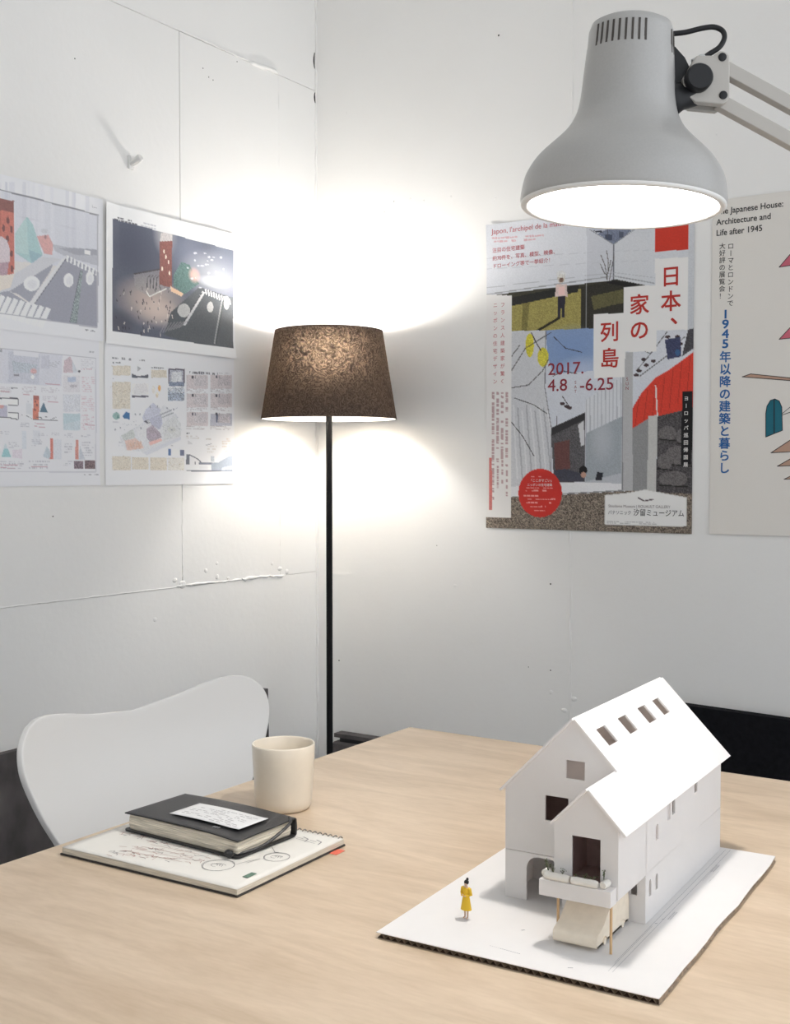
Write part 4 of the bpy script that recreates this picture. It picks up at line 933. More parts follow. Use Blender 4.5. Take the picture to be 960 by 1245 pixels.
for x, y in ((622, 350), (608, 395), (636, 412), (615, 330), (632, 370)): S.ell(x, y, 3, 8, (232, 214, 196))
S.poly([(650, 420), (680, 370), (712, 380), (748, 452), (692, 492), (650, 460)], (84, 112, 108), .15)
S.glow(730, 420, 26, 34, (232, 176, 166), 1); S.poly([(640, 462), (690, 490), (680, 500), (640, 480)], (226, 192, 160))
S.poly([(640, 560), (748, 465), (879, 505), (876, 697), (690, 672), (615, 645)], (78, 82, 86), .08)
S.line([(690, 608), (766, 482)], 12, (200, 200, 200)); S.line([(685, 606), (760, 484)], 3, (50, 52, 56))
for x, y, a, b_ in ((690, 553, 24, 26), (790, 540, 12, 20), (852, 524, 11, 26)): S.ell(x, y, a, b_, (188, 188, 186), .06)
S.line([(805, 680), (835, 512)], 5, (150, 152, 152)); S.line([(812, 680), (842, 512)], 3, (60, 66, 64))
for k in range(10): x = 772 + k * 10; y = 472 + k * 4; S.line([(x, y), (x + 4, y + 22)], 5, (226, 226, 228))
S.glow(800, 445, 70, 24, (222, 222, 226), .7)
for k in range(70):
    x = S.r.uniform(425, 650); y = S.r.uniform(460, 640); S.line([(x, y), (x + S.r.uniform(-3, 3), y + S.r.uniform(6, 16))], S.r.uniform(2, 4), (52, 50, 58) if S.r.random() < .7 else (226, 216, 206), .85)
for k in range(24):
    x = S.r.uniform(700, 875); y = S.r.uniform(330, 470); S.ell(x, y, S.r.uniform(2, 8), S.r.uniform(1.5, 4), (222, 222, 228), 0, .7)
for k in range(8): S.line([(600 + k * 10, 640 - k * 3), (620 + k * 12, 600 - k)], 4, (150, 146, 148), .6)
S.c[~pm] = keep[~pm]; S.c[~pm] = np.array((230, 230, 231.))
S.text(424, 192, 516, 214, 2, (70, 70, 76), .8, .24); S.text(526, 216, 606, 236, 2, (170, 170, 176), .7, .24); S.text(862, 292, 876, 304, 1, (150, 150, 156), .6); S.text(838, 700, 874, 708, 1, (80, 80, 86), .8, .12)
S.c = S.c * .90 + np.array((200, 202, 206.)) * .10  # thinner veil of haze mixed over the night print
o = mount(S.build('printed_sheet', fr, bend, M_ink), fr)
tag(o, 'printed sheet with dark night view of a lit plaza, hung below the peg hook', 'print', 'architecture prints on the wall')

# ================================================================= sheet: drawings at far left
fr = FR('L', -1.192, -.772, 1.4515, 1.138, .0008)
bend = lambda u, v: .0006 + .0050 * np.clip(v - .93, 0, 1) * 10 * .4 * np.clip(u - .5, 0, 1)
S = Sheet([(-90.4, 386.0), (119.7, 412.6), (121.2, 590.0), (-87.6, 592.9)], (0, 400), 6.223, 230, 190, (219, 219, 222))
PW_ = (196, 197, 206)
S.poly([(-500, 90), (470, 195), (462, 432), (-500, 380)], (204, 205, 213), .03)
S.poly([(60, 165), (300, 190), (290, 420), (60, 400)], (190, 192, 202), .06); S.poly([(100, 160), (290, 180), (288, 215), (100, 195)], (216, 216, 221))
S.poly([(90, 240), (280, 270), (270, 330), (100, 330)], (168, 178, 186), .14, .7); S.ell(252, 318, 24, 20, (200, 160, 162), .1); S.ell(245, 362, 13, 15, (228, 228, 228)); S.rect(100, 340, 142, 356, (90, 90, 100), 0, .7); S.rect(-20, 150, 16, 175, (110, 110, 116), 0, .6)
S.rect(310, 200, 372, 300, (188, 189, 200), .05, .8); S.text(368, 235, 462, 290, 5, (150, 152, 160), .5, .05)
S.text(-100, 430, 148, 480, 4, (180, 170, 175), .6, .03); S.text(80, 436, 145, 455, 1, (90, 90, 100), .7); S.text(165, 430, 290, 490, 4, (176, 166, 172), .6, .03); S.text(308, 440, 462, 480, 3, (170, 165, 172), .6, .02)
for x0, y0, x1, y1 in ((0, 470, 70, 474), (170, 490, 222, 494), (340, 412, 455, 424), (358, 548, 440, 552), (265, 712, 335, 717), (258, 736, 340, 741), (0, 1024, 130, 1030), (0, 1048, 110, 1053), (232, 1040, 362, 1045), (640, 722, 715, 728)): S.line([(x0, y0), (x1, y1)], 6, (176, 120, 134), .75)
# plan with thick outline
S.poly([(-60, 520), (135, 524), (135, 578), (60, 574), (60, 632), (135, 632), (135, 682), (-60, 668)], (226, 226, 226)); S.poly([(-60, 572), (55, 574), (55, 664), (-60, 662)], (176, 174, 190), .06); S.ell(10, 585, 18, 14, (190, 140, 140))
S.line([(-60, 520), (135, 526), (135, 578), (58, 572)], 7, (62, 62, 70)); S.line([(58, 632), (135, 634), (136, 684), (60, 668), (-60, 664)], 7, (62, 62, 70)); S.line([(-60, 520), (135, 524)], 10, (70, 70, 78))
# section
S.rect(248, 502, 292, 688, (196, 112, 92), .12); S.rect(248, 502, 292, 532, (150, 84, 76), .1)
for x, y in ((265, 548), (278, 575), (262, 610)): S.ell(x, y, 6, 9, (110, 66, 62))
S.poly([(327, 552), (296, 630), (358, 630)], (72, 100, 118), .05); S.line([(163, 650), (200, 655), (245, 682), (370, 690), (428, 664), (430, 694), (163, 682), (163, 650)], 4, (96, 96, 102)); S.text(275, 660, 365, 682, 2, (60, 60, 66), .9); S.poly([(195, 560), (240, 560), (240, 650), (195, 640)], (206, 208, 212))
S.text(150, 705, 235, 745, 3, (140, 140, 150), .5, .0); S.text(320, 505, 450, 540, 3, (165, 160, 168), .5); S.text(205, 520, 240, 560, 2, (170, 170, 178), .5)
# right column pictures
S.poly([(480, 240), (530, 205), (580, 330), (480, 330)], (190, 172, 178), .1); S.poly([(545, 240), (590, 330), (548, 330)], (196, 200, 206), .05); S.ell(596, 320, 9, 10, (60, 60, 70)); S.text(612, 225, 715, 300, 5, (180, 178, 184), .5); S.text(610, 296, 705, 312, 1, (180, 120, 130), .7)
S.rect(475, 352, 602, 478, (210, 208, 212), .05); S.poly([(510, 365), (570, 362), (572, 400), (512, 402)], (170, 180, 198), .06); S.ell(552, 430, 30, 12, (176, 172, 178), .1)
S.rect(475, 495, 605, 625, (206, 208, 214), .08); S.rect(475, 640, 605, 765, (190, 202, 208), .06); S.poly([(475, 640), (605, 645), (605, 690), (475, 720)], (178, 196, 202), .05)
for y0, y1 in ((360, 480), (505, 625), (645, 765)): S.text(615, y0, 716, y1, 8, (190, 150, 160), .45)
# lower row
S.poly([(40, 860), (8, 968), (82, 968)], (140, 186, 190), .06); S.poly([(40, 860), (22, 905), (58, 905)], (196, 206, 210)); S.poly([(90, 910), (165, 910), (165, 980), (90, 975)], (212, 204, 212), .05); S.rect(165, 770, 200, 905, (206, 210, 216), .03)
S.rect(376, 828, 398, 985, (196, 112, 100), .12); S.poly([(352, 885), (322, 965), (375, 985), (382, 930)], (180, 190, 198), .05); S.rect(245, 770, 300, 870, (206, 208, 214), .05, .7); S.rect(400, 835, 462, 985, (208, 210, 216), .04)
S.rect(568, 836, 592, 985, (198, 130, 118), .12); S.poly([(602, 885), (592, 985), (640, 985)], (188, 192, 200), .06)
for x0, y0, x1, y1, n in ((0, 770, 75, 800, 3), (65, 855, 145, 900, 4), (285, 785, 360, 810, 2), (238, 830, 320, 890, 4), (388, 782, 462, 806, 2), (482, 785, 565, 820, 3), (482, 860, 560, 940, 4), (612, 800, 700, 820, 2), (615, 850, 705, 965, 6), (480, 995, 550, 1040, 3), (215, 990, 395, 1060, 3), (0, 995, 190, 1060, 4)): S.text(x0, y0, x1, y1, n, (150, 150, 160), .5)
S.rect(558, 996, 628, 1056, (112, 96, 104), .35); S.rect(636, 996, 718, 1060, (100, 82, 84), .4)
S.line([(-500, 90), (722, 222)], 10, (176, 176, 182)); S.line([(722, 222), (722, 1080), (-500, 1080)], 9, (196, 196, 202)); S.text(672, 160, 722, 182, 1, (140, 140, 146), .7, .1); S.text(632, 1092, 742, 1112, 1, (110, 110, 116), .8)
S.c = S.c * .80 + np.array((214, 214, 218.)) * .20  # haze put into the colours of the plans
o = mount(S.build('printed_sheet', fr, bend, M_ink), fr)
tag(o, 'printed sheet of small plans and sections, lowest print at the left edge', 'print', 'architecture prints on the wall')

# ================================================================= sheet: axonometric drawings
fr = FR('L', -.757, -.337, 1.4495, 1.1375, .0010)
bend = lambda u, v: .0006 + .0030 * np.clip(v - .9, 0, 1) * 10 * .25
S = Sheet([(126.1, 414.5), (283.5, 433.6), (284.3, 588.0), (127.6, 590.2)], (120, 410), 5.333, 240, 184, (224, 224, 226))
OC = (206, 196, 176)
def note(x0, y0, x1, y1, col=OC):
    S.rect(x0, y0, x1, y1, col, .10, .85)
    for k in range(int((x1 - x0) * (y1 - y0) / 260)):
        x, y = S.r.uniform(x0, x1), S.r.uniform(y0, y1); S.line([(x, y), (x + S.r.uniform(-14, 14), y + S.r.uniform(-6, 6))], 3, (172, 158, 134) if k % 2 else (230, 226, 216), .7)
note(86, 185, 202, 248); note(86, 290, 202, 464); note(335, 212, 437, 262); note(86, 772, 204, 862); note(210, 778, 320, 858); note(331, 780, 437, 862); note(446, 782, 552, 860, (214, 210, 200))
S.text(86, 158, 150, 172, 1, (60, 60, 64), .9); S.text(86, 264, 124, 276, 1, (70, 70, 74), .9); S.text(84, 122, 240, 146, 1, (96, 96, 100), .8, .08); S.text(258, 142, 302, 156, 1, (110, 110, 114), .8, .08); S.text(335, 190, 425, 204, 1, (80, 80, 84), .9, .05)
S.poly([(248, 185), (272, 205), (248, 220)], (160, 160, 162), .2); S.poly([(210, 235), (245, 250), (290, 250), (320, 240), (320, 264), (210, 262)], (72, 74, 84)); S.rect(210, 300, 320, 370, (228, 224, 220), .02); S.poly([(215, 345), (240, 305), (300, 300), (320, 345), (300, 368), (230, 368)], (216, 214, 214), .06); S.rect(210, 378, 320, 390, (72, 72, 84))
S.ell(390, 330, 9, 20, (226, 160, 90), .2); S.ell(375, 375, 8, 18, (228, 204, 176), .2); S.ell(352, 340, 10, 26, (222, 214, 204), .1)
S.rect(450, 205, 552, 318, (166, 168, 178), .25); S.line([(450, 208), (552, 210)], 10, (74, 70, 80)); S.line([(452, 205), (452, 300)], 8, (84, 76, 92)); S.line([(548, 205), (548, 300)], 10, (90, 80, 90)); S.rect(470, 225, 535, 290, (206, 208, 212), .15); S.rect(450, 290, 552, 318, (110, 120, 140), .3)
S.rect(446, 326, 552, 412, (176, 184, 194), .35); S.rect(446, 360, 552, 412, (120, 130, 146), .4, .6)
S.ell(110, 510, 23, 24, (134, 168, 162), .06); S.poly([(150, 512), (172, 482), (198, 492), (198, 532), (165, 530)], (48, 96, 146), .05); S.poly([(120, 500), (134, 528), (112, 522)], (90, 130, 128))
# central axonometric
S.poly([(130, 645), (300, 545), (420, 440), (500, 500), (535, 600), (520, 650), (300, 745), (170, 730)], (212, 213, 216), .05)
S.poly([(300, 470), (350, 425), (400, 470), (390, 500), (290, 555), (280, 520)], (190, 192, 206), .1); S.line([(290, 548), (470, 472)], 8, (150, 152, 160)); S.line([(310, 560), (480, 490)], 5, (130, 134, 140))
S.poly([(320, 530), (400, 500), (410, 560), (390, 600), (340, 570)], (176, 178, 194), .12); S.poly([(410, 560), (490, 510), (530, 560), (530, 640), (420, 670)], (206, 208, 208), .08); S.ell(470, 600, 26, 20, (196, 198, 194), .1)
S.poly([(230, 600), (310, 560), (330, 620), (280, 690)], (218, 218, 220), .04); S.poly([(305, 595), (345, 570), (395, 620), (405, 650), (330, 680), (305, 650)], (160, 148, 160), .22); S.poly([(165, 670), (235, 655), (275, 690), (290, 720), (180, 735)], (214, 184, 172), .08); S.poly([(320, 680), (400, 655), (410, 670), (330, 702)], (222, 176, 168), .06)
S.poly([(140, 640), (220, 595), (235, 650), (165, 668)], (192, 196, 192), .12); S.poly([(280, 745), (530, 645), (530, 665), (310, 765)], (206, 208, 214), .03); S.poly([(290, 545), (305, 540), (318, 555), (306, 558)], (60, 60, 70))
for k in range(60):
    x, y = S.r.uniform(150, 520), S.r.uniform(450, 720)
    if abs((y - 600) + .45 * (x - 330)) < 120: S.line([(x, y), (x + S.r.uniform(6, 22), y - S.r.uniform(2, 12))], 2.5, (150, 152, 160), .6)
for k in range(30): x = S.r.uniform(180, 270); S.line([(x, S.r.uniform(670, 725)), (x + 6, S.r.uniform(670, 725))], 3, (196, 150, 120), .6)
for x, y in ((330, 450), (378, 448), (234, 500), (264, 500), (104, 598), (136, 586), (440, 460), (482, 468), (468, 600), (270, 590)): S.ell(x, y, 5, 7, (120, 122, 132), 0, .7)
S.text(86, 540, 150, 560, 1, (170, 170, 176), .5); S.text(125, 670, 150, 710, 2, (160, 160, 168), .5)
S.rect(446, 722, 466, 768, (70, 100, 150), .15); S.rect(524, 730, 550, 770, (84, 90, 116), .15); S.poly([(470, 722), (520, 730), (520, 768), (470, 768)], (226, 226, 224)); S.text(466, 695, 510, 708, 1, (120, 120, 126), .6)
# right column
S.text(570, 212, 775, 242, 1, (74, 72, 78), .85, .06); S.text(775, 228, 862, 240, 1, (150, 146, 150), .6)
for r_, y in enumerate((245, 365, 485)):
    for c_, x in enumerate((565, 720)):
        S.rect(x, y, x + 140, y + 90, (196, 184, 184), .12, .8) if not (r_ == 2 and c_ == 1) else (S.rect(x, y + 10, x + 140, y + 90, (176, 176, 186), .1), S.rect(x + 36, y + 12, x + 58, y + 68, (66, 76, 100), .1))
        S.rect(x + 48, y + 10, x + 128, y + 70, (186, 178, 180) if c_ else (192, 186, 188), .18, .8); S.rect(x + 34, y + 4, x + 46, y + 22, (56, 56, 64)); S.line([(x + 58, y + 4), (x + 58, y + 24)], 4, (120, 118, 124)); S.text(x, y + 88, x + 138, y + 112, 3, (150, 138, 138), .6, .05)
S.text(563, 618, 600, 628, 1, (70, 70, 76), .9); S.text(563, 636, 660, 660, 2, (176, 168, 160), .6); S.text(690, 640, 735, 668, 2, (176, 168, 160), .6); S.text(795, 650, 858, 750, 6, (196, 178, 160), .5); S.text(700, 700, 765, 750, 3, (186, 180, 172), .5); S.poly([(575, 668), (610, 695), (575, 695)], (198, 198, 200)); S.line([(690, 700), (730, 690)], 4, (150, 152, 160))
S.rect(563, 760, 585, 826, (82, 86, 98), .05); S.line([(585, 762), (640, 790), (660, 812)], 7, (76, 80, 92)); S.rect(645, 810, 735, 826, (96, 102, 118), .06); S.poly([(728, 868), (728, 815), (770, 812), (840, 770), (866, 770), (866, 868)], (136, 146, 160), .05); S.poly([(795, 845), (858, 832), (858, 856), (795, 862)], (176, 184, 194)); S.rect(722, 772, 746, 808, (170, 176, 184), .1); S.line([(565, 866), (866, 868)], 6, (84, 88, 100)); S.ell(621, 816, 4, 10, (90, 90, 98)); S.rect(650, 835, 705, 855, (214, 214, 216))
S.c = S.c * .80 + np.array((214, 214, 218.)) * .20  # whole drawing paled, haze mixed into its ink
o = mount(S.build('printed_sheet', fr, bend, M_ink), fr)
tag(o, 'printed sheet with axonometric city drawing, tucked below the dark night view', 'print', 'architecture prints on the wall')

# ================================================================= exhibition poster
fr = FR('R', .523, 1.043, 1.768, 1.029, .0012); frP = fr
bend = lambda u, v: .0010 + .0050 * np.clip(.10 - u, 0, 1) * 10 * np.clip(.12 - v, 0, 1) * 8 + .0028 * np.sin(u * math.pi) * np.clip(v - .80, 0, 1) * 5 * .5
S = Sheet([(592.1, 274.0), (844.6, 240.9), (841.0, 649.3), (591.1, 641.6)], (570, 230), 2.8966, 290, 410, (206, 208, 212)); S1 = S
S.poly([(60, 20), (830, 0), (830, 520), (60, 520)], (203, 205, 210), .02)
S.poly([(60, 10), (510, 10), (510, 195), (425, 142), (60, 100)], (206, 208, 213), .02)
S.poly([(425, 140), (510, 195), (600, 125), (600, 20), (425, 20)], (176, 180, 190), .05); S.poly([(455, 158), (510, 195), (575, 148), (530, 120)], (112, 118, 136), .12); S.rect(480, 160, 505, 180, (70, 76, 92)); S.rect(528, 150, 545, 172, (78, 84, 98)); S.line([(430, 150), (470, 150)], 6, (60, 62, 70)); S.line([(488, 110), (488, 170)], 3, (80, 80, 86))
S.poly([(510, 195), (600, 125), (830, 60), (830, 380), (655, 345), (510, 318)], (196, 198, 202), .02); S.poly([(414, 130), (510, 195), (510, 318), (414, 330)], (190, 192, 198), .02)
S.line([(510, 195), (510, 320)], 4, (110, 112, 118)); S.line([(425, 142), (510, 195), (600, 130)], 3, (130, 132, 138))
for y in (225, 262): S.line([(60, y + 20), (510, y - 6), (660, y - 10)], 1.8, (178, 180, 186), .6)
S.line([(60, 372), (510, 306), (655, 332)], 4, (150, 152, 156)); S.line([(60, 348), (510, 294), (655, 312)], 2, (172, 174, 178))
S.poly([(60, 376), (510, 320), (655, 345), (655, 500), (60, 512)], (60, 58, 48), .1)
S.poly([(150, 410), (240, 385), (400, 350), (412, 496), (150, 506)], (150, 140, 82), .14); S.poly([(190, 400), (215, 395), (205, 500), (185, 502)], (104, 98, 58), .15, .7)
S.poly([(395, 345), (520, 318), (655, 345), (655, 500), (395, 500)], (50, 48, 42), .14); S.poly([(430, 378), (545, 352), (585, 392), (500, 410), (440, 425)], (92, 88, 60), .14); S.poly([(505, 322), (600, 335), (560, 345), (480, 330)], (34, 33, 32))
S.poly([(150, 382), (300, 352), (388, 338), (385, 362), (150, 412)], (40, 40, 38), .1)
for a in (((487, 322), (480, 270), (465, 232)), ((487, 322), (492, 260), (485, 215)), ((495, 322), (505, 270), (512, 230)), ((480, 300), (462, 262)), ((492, 290), (500, 250))): S.line(a, 3, (96, 92, 90))
S.line([(322, 452), (240, 500)], 9, (40, 36, 30)); S.poly([(314, 372), (340, 372), (338, 452), (328, 452), (326, 400), (322, 452), (314, 450)], (44, 42, 52), .1); S.poly([(308, 335), (345, 335), (348, 380), (338, 376), (312, 378), (303, 382)], (206, 186, 180), .06); S.rect(316, 345, 338, 374, (222, 190, 186)); S.ell(325, 315, 13, 17, (196, 190, 182), .1); S.ell(326, 320, 8, 9, (120, 96, 84), .2); S.ell(326, 300, 17, 12, (206, 206, 204), .1, .7)
# lower photograph
S.poly([(150, 500), (830, 486), (830, 1080), (150, 1090)], (196, 199, 206), .03)
S.poly([(270, 497), (442, 490), (442, 640), (300, 650), (280, 600)], (128, 148, 182), .05); S.glow(360, 560, 110, 90, (116, 140, 180), .6); S.glow(400, 640, 120, 60, (200, 204, 214), .5)
S.poly([(440, 500), (830, 486), (830, 660), (640, 690), (560, 660), (440, 660)], (198, 200, 206), .03)
S.poly([(150, 505), (272, 500), (268, 700), (290, 840), (292, 1010), (270, 1040), (150, 1050)], (192, 193, 196), .04)
for k in range(9):
    x = 158 + k * 15; S.line([(x, 760 + 10 * (k % 3)), (x + 6 + k * 1.5, 900), (x + 14 + k * 2, 1020)], 5, (150, 151, 156) if k % 2 else (214, 214, 216), .7)
S.line([(272, 500), (268, 700), (292, 850), (290, 1010)], 3, (120, 120, 124))
S.ell(215, 550, 15, 42, (196, 186, 66), .12); S.ell(262, 592, 20, 34, (198, 188, 72), .12); S.line([(220, 505), (240, 545), (255, 570)], 4, (70, 60, 50))
for a in (((150, 640), (200, 560), (290, 505)), ((150, 700), (210, 690), (260, 640), (280, 600)), ((150, 590), (180, 550)), ((160, 735), (230, 760), (275, 790)), ((295, 660), (330, 640), (380, 650)), ((300, 520), (340, 560), (400, 575)), ((310, 800), (310, 850)), ((150, 820), (190, 870), (230, 940)), ((590, 640), (640, 580), (700, 500)), ((600, 660), (680, 600), (740, 555)), ((640, 580), (600, 560)), ((690, 660), (705, 720), (700, 790)), ((660, 690), (690, 740)), ((720, 560), (760, 520)), ((350, 760), (330, 730))): S.line(a, 3, (58, 54, 54))
for x, y in ((600, 640), (625, 620), (615, 600), (650, 605), (590, 655), (735, 520), (745, 545), (700, 520), (345, 765), (330, 755), (355, 770)): S.ell(x, y, 9, 6, (66, 52, 54), .2)
S.poly([(290, 860), (340, 825), (412, 788), (412, 1030), (300, 1035)], (84, 82, 84), .2); S.poly([(300, 895), (356, 882), (356, 985), (305, 990)], (98, 66, 64), .12); S.poly([(292, 840), (412, 785), (412, 810), (292, 868)], (54, 52, 54)); S.poly([(385, 830), (405, 815), (408, 900), (395, 905)], (196, 196, 198))
S.poly([(410, 800), (562, 640), (562, 1040), (410, 1035)], (174, 177, 182), .03); S.poly([(410, 745), (562, 640), (562, 790), (410, 872)], (200, 202, 206), .02)
for k in range(11): x = 414 + k * 13.5; S.line([(x, 742 - k * 9), (x, 868 - k * 7.5)], 3, (168, 170, 176))
S.poly([(412, 860), (540, 800), (535, 1000), (412, 1030)], (150, 156, 162), .05); S.glow(470, 880, 50, 100, (186, 190, 194), .5)
S.poly([(300, 990), (340, 985), (395, 1000), (410, 1020), (400, 1030), (300, 1030)], (66, 66, 76), .1); S.ell(403, 990, 15, 16, (30, 28, 30)); S.ell(404, 1006, 9, 10, (176, 140, 124)); S.poly([(452, 996), (474, 998), (468, 1026), (446, 1024)], (44, 44, 50))
S.poly([(150, 1048), (300, 1032), (545, 1036), (575, 1062), (340, 1075), (150, 1092)], (212, 212, 214), .02); S.line([(150, 1085), (340, 1072), (570, 1060)], 4, (130, 130, 132))
S.poly([(545, 575), (577, 572), (577, 1062), (540, 1062)], (170, 170, 171), .03); S.line([(543, 575), (541, 1060)], 3, (128, 128, 130))
S.poly([(577, 770), (610, 715), (655, 665), (700, 640), (830, 545), (830, 760), (700, 800), (577, 842)], (198, 62, 48), .05)
for k in range(7): x = 600 + k * 30; S.line([(x, 730 - k * 24), (x - 14, 835 - k * 16)], 2.5, (166, 48, 40))
S.poly([(577, 842), (636, 806), (636, 1062), (577, 1062)], (136, 136, 136), .05); S.poly([(632, 800), (664, 795), (660, 1062), (628, 1062)], (182, 181, 178), .03)
S.poly([(664, 800), (830, 760), (830, 1085), (660, 1065)], (74, 71, 72), .3)
for x, y, a, b_ in ((700, 860, 32, 26), (740, 940, 50, 36), (690, 960, 26, 30), (720, 1020, 50, 28), (760, 870, 30, 30)): S.ell(x, y, a, b_, (100, 96, 96), .2); S.line([(x - a, y + b_ * .8), (x + a, y + b_)], 5, (44, 42, 42))
S.poly([(690, 530), (745, 520), (748, 590), (700, 600)], (62, 66, 92), .15); S.ell(735, 575, 9, 12, (60, 90, 130))
S.line([(658, 690), (664, 800)], 5, (208, 200, 196))
S.poly([(40, 1090), (340, 1075), (577, 1062), (830, 1075), (830, 1240), (40, 1210)], (112, 102, 92), .45)
for k in range(240):
    x, y = S.r.uniform(60, 785), S.r.uniform(1092, 1205); S.line([(x, y), (x + S.r.uniform(-14, 14), y + S.r.uniform(-7, 7))], 2.4, (176, 164, 146) if k % 3 else (58, 50, 44), .7)
S.poly([(774, 0), (830, 0), (830, 490), (770, 497)], (190, 192, 196), .03); S.poly([(774, 345), (800, 344), (800, 490), (770, 497)], (186, 188, 192), .03); S.poly([(772, 495), (792, 490), (792, 560), (750, 590)], (70, 68, 72), .2)
WHT = (219, 217, 215)
S.poly([(40, 370), (152, 375), (148, 1158), (40, 1155)], WHT)
S.poly([(655, 246), (772, 239), (770, 495), (660, 498)], WHT); S.poly([(545, 345), (660, 338), (660, 572), (545, 573)], WHT); S.poly([(440, 441), (552, 436), (550, 663), (440, 668)], WHT)
S.poly([(655, 60), (773, 52), (772, 213), (655, 221)], (188, 56, 42), .03)
S.poly([(752, 713), (788, 711), (784, 971), (746, 971)], (26, 25, 27)); S.ell(252, 1070, 77, 86, (184, 48, 42), .02)
S.poly([(480, 1078), (560, 1070), (623, 1058), (690, 1072), (767, 1086), (765, 1187), (480, 1180)], (218, 217, 215)); S.line([(480, 1180), (480, 1078), (560, 1070), (623, 1058), (690, 1072), (767, 1086), (765, 1187), (480, 1180)], 2.5, (196, 194, 190))
S.line([(596, 1086), (618, 1098), (650, 1092)], 5, (96, 84, 88))
S.text(78, 715, 142, 1130, 4, (150, 110, 112), .6, vert=True); S.rect(72, 945, 82, 1130, (186, 90, 86), .1, .8)
S.text(84, 168, 300, 192, 2, (196, 130, 134), .55, -.06)
for i, (y, hw) in enumerate(((1012, 32), (1052, 48), (1062, 52), (1080, 58), (1092, 56), (1104, 50), (1118, 36), (1132, 20))): S.text(252 - hw, y - 4, 252 + hw, y + 4, 1, (232, 206, 200), .65)
S.text(486, 1166, 715, 1178, 2, (110, 108, 110), .5, .03); S.line([(414, 130), (414, 490)], 2, (226, 228, 232), .5); S.text(486, 1140, 500, 1142, 1, WHT, 0)
o = mount(S.build('exhibition_poster', fr, bend, M_ink), fr); poster = o
tag(o, 'exhibition poster with red title lettering, lawn photograph and red roof', 'poster')
I_red = mat('red_ink', s2l((186, 46, 38)), .5); I_pink = mat('pink_red_ink', s2l((190, 84, 92)), .5); I_wine = mat('wine_ink', s2l((142, 44, 58)), .5); I_blk = mat('black_ink', s2l((40, 38, 40)), .5); I_wht = mat('white_ink', s2l((226, 224, 222)), .5); I_gry = mat('grey_ink', s2l((132, 120, 120)), .5); I_blue = mat('blue_ink', s2l((40, 98, 160)), .5)
Lr = lambda name, items, m, par=poster: letters(name, items, S1, frP, bend, m, par)
big = .0480
for chs, x_, y_, pt in (('日本、', 712, 268, 1.27), ('家の', 601, 368, 1.30), ('列島', 496, 465, 1.34)):
    for i_, c_ in enumerate(chs): Lr('title_letter', [(c_, (x_, y_ + i_ * pt * big * 2.8966 / .00202), big, .014, 1.0)], I_red)
Lr('date_lettering', [('2017.', (278, 655), .0400, .006, 'h', 1.06), ('4.8', (278, 712), .0400, .006, 'h', 1.06), ('-6.25', (390, 710), .0400, .006, 'h', 1.06)], I_wine)
Lr('weekday_lettering', [('SAT', (376, 672), .0105, 0, 1.0)], I_wine); Lr('weekday_lettering', [('SUN', (558, 660), .0105, 0, 1.0)], I_wine)
Lr('french_title_lettering', [("Japon, l'archipel de la maison", (83, 160), .0175, .0, 'h', 1.0)], I_pink)
Lr('intro_lettering', [('注目の住宅建築', (84, 224), .0125, .004, 'h'), ('約70件を、写真、模型、映像、', (84, 252), .0125, .004, 'h'), ('ドローイング等で一挙紹介！', (84, 279), .0125, .004, 'h')], I_pink)
Lr('vertical_lettering', [('フランス人建築家が驚く', (120, 398), .0125, .0, 1.48), ('ニッポンの住宅デザイン', (94, 400), .0125, .0, 1.48)], I_pink)
Lr('tour_lettering', [('ヨーロッパ巡回帰国展', (766, 728), .0110, .012, 1.48)], I_wht)
Lr('disc_lettering', [('「ここがすごい」', (214, 1030), .0080, .004, 'h'), ('ニッポンの住宅建築', (206, 1045), .0074, .004, 'h')], I_wht)
Lr('museum_lettering', [('パナソニック', (491, 1144), .0108, .0, 'h', .88), ('汐留ミュージアム', (580, 1148), .0170, .004, 'h', .88)], I_blk)
Lr('museum_english_lettering', [('Shiodome Museum | ROUAULT GALLERY', (492, 1120), .0092, .0, 'h', .92)], I_gry)

# ================================================================= second poster: white with coloured axonometric pieces
fr = FR('R', 1.083, 1.598, 1.757, 1.031, .0012); fr2 = fr
bend2 = lambda u, v: .0010 + .0030 * np.clip(v - .9, 0, 1) * 5 + .0022 * np.sin(u * 4) ** 2 * np.clip(.15 - v, 0, 1) * 6
S2 = Sheet([(866.3, 244.3), (1184.0, 203.5), (1176.2, 658.3), (862.5, 648.8)], (820, 220), 2.829, 40, 60, (210, 206, 200))
o2 = mount(S2.build('exhibition_poster', fr2, bend2, M_ink), fr2)
tag(o2, 'white poster with blue vertical lettering and pink roof shapes, at the right edge', 'poster')
L2 = lambda name, items, m: letters(name, items, S2, fr2, bend2, m, o2)
L2('english_title_lettering', [('The Japanese House:', (143, 117), .0182, .012, 'h', .94), ('Architecture and', (144, 153), .0182, .012, 'h', .94), ('Life after 1945', (143, 190), .0182, .012, 'h', .94)], I_blk)
L2('subtitle_lettering', [('ローマとロンドンで', (194, 213), .0142, .004, 1.08), ('大好評の展覧会！', (165, 213), .0142, .004, 1.08)], I_blk)
L2('vertical_title_lettering', [('1945', (176, 436), .0265, .020, .80, 1.2), ('年以降の建築と暮らし', (175, 584), .0258, .020, 1.04)], I_blue)
I_pk = mat('pink_print', s2l((206, 104, 122)), .5); I_tan = mat('tan_print', s2l((188, 152, 132)), .5); I_teal = mat('teal_print', s2l((22, 104, 122)), .5)
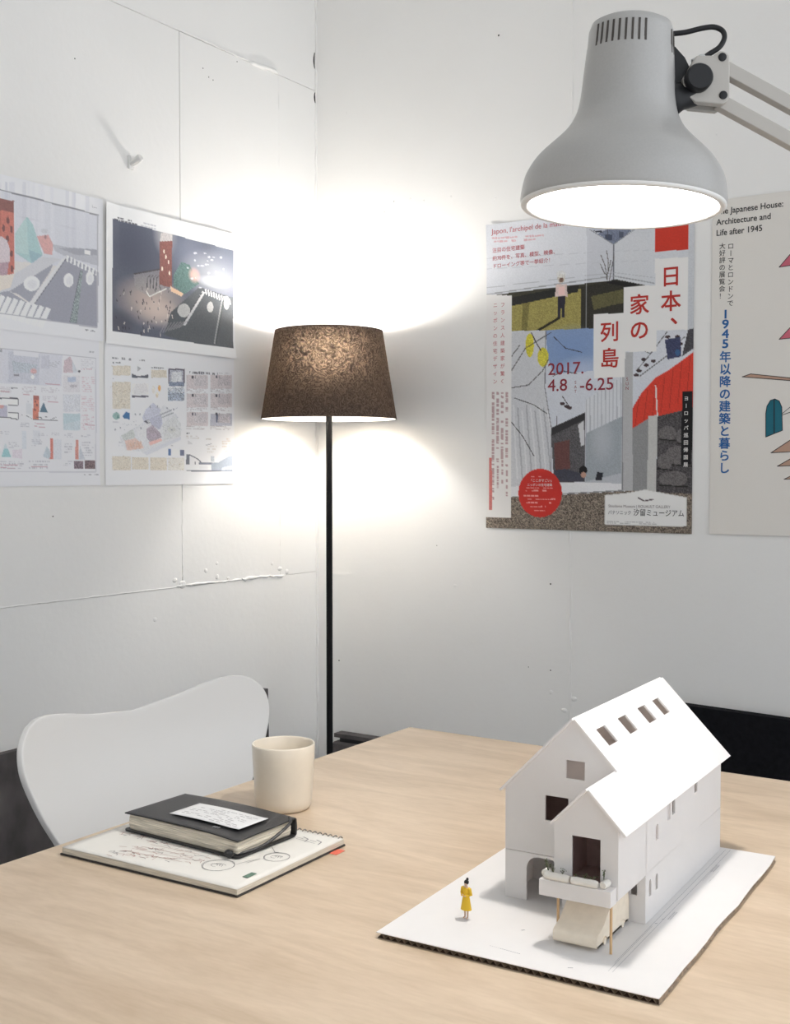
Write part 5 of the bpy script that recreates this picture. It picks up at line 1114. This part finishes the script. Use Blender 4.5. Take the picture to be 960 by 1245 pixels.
pc = [([(360, 297), (430, 215), (640, 150), (600, 260)], I_pk), ([(360, 545), (430, 470), (640, 420), (590, 520)], I_pk), ([(233, 674), (262, 664), (520, 690), (620, 668), (640, 690), (440, 690)], I_tan),
      ([(332, 935), (400, 890), (560, 860), (520, 925)], I_tan), ([(354, 981), (400, 955), (560, 930), (530, 975)], I_tan), ([(377, 1026), (410, 1010), (560, 985), (540, 1020)], I_tan),
      ([(314, 881), (314, 800), (318, 775), (330, 755), (345, 750), (360, 757), (369, 778), (371, 858), (343, 869)], I_teal), ([(600, 800), (640, 760), (760, 740), (740, 900), (620, 920)], I_pk), ([(470, 790), (520, 770), (560, 790), (556, 840), (474, 850)], I_teal)]
for pts, m_ in pc:
    k = MB(); ok = MB()
    UV = [S2.q(*p) for p in pts]; flat = tessellate_polygon([[Vector((a, b, 0)) for a, b in UV]])
    k.cur = 0; k.add([fr2(a, b, float(bend2(np.array(a), np.array(b))) + .0003) for a, b in UV], [tuple(t_) for t_ in flat])
    k.cur = 1
    for (a0, b0), (a1, b1) in zip(UV, UV[1:] + UV[:1]):
        p, q = np.array((a0 * fr2.w, b0 * fr2.h)), np.array((a1 * fr2.w, b1 * fr2.h)); d = (q - p) / np.linalg.norm(q - p); n_ = np.array((-d[1], d[0])) * .0008; p = p - d * .0006; q = q + d * .0006
        k.add([fr2(r[0] / fr2.w, r[1] / fr2.h, float(bend2(np.array(r[0] / fr2.w), np.array(r[1] / fr2.h))) + .00045) for r in (p - n_, q - n_, q + n_, p + n_)], [(0, 1, 2, 3)])
    if m_ is I_teal and pts[0][0] == 314:
        (a0, b0), (a1, b1) = S2.q(343, 751), S2.q(343, 868); k.add([fr2(a, b, .0018) for a, b in ((a0 - .002, b0), (a0 + .002, b0), (a1 + .002, b1), (a1 - .002, b1))], [(0, 1, 2, 3)])
    k.build('printed_shape', [m_, I_blk], o2, weld=False)
ln2 = MB()
for p, q in (((371, 800), (420, 760)), ((371, 805), (400, 795)), ((420, 760), (480, 800))):
    (a0, b0), (a1, b1) = S2.q(*p), S2.q(*q); ln2.add([fr2(a, b, .0018) for a, b in ((a0, b0 - .001), (a1, b1 - .001), (a1, b1 + .001), (a0, b0 + .001))], [(0, 1, 2, 3)])
ln2.build('printed_lines', I_blk, o2, weld=False)
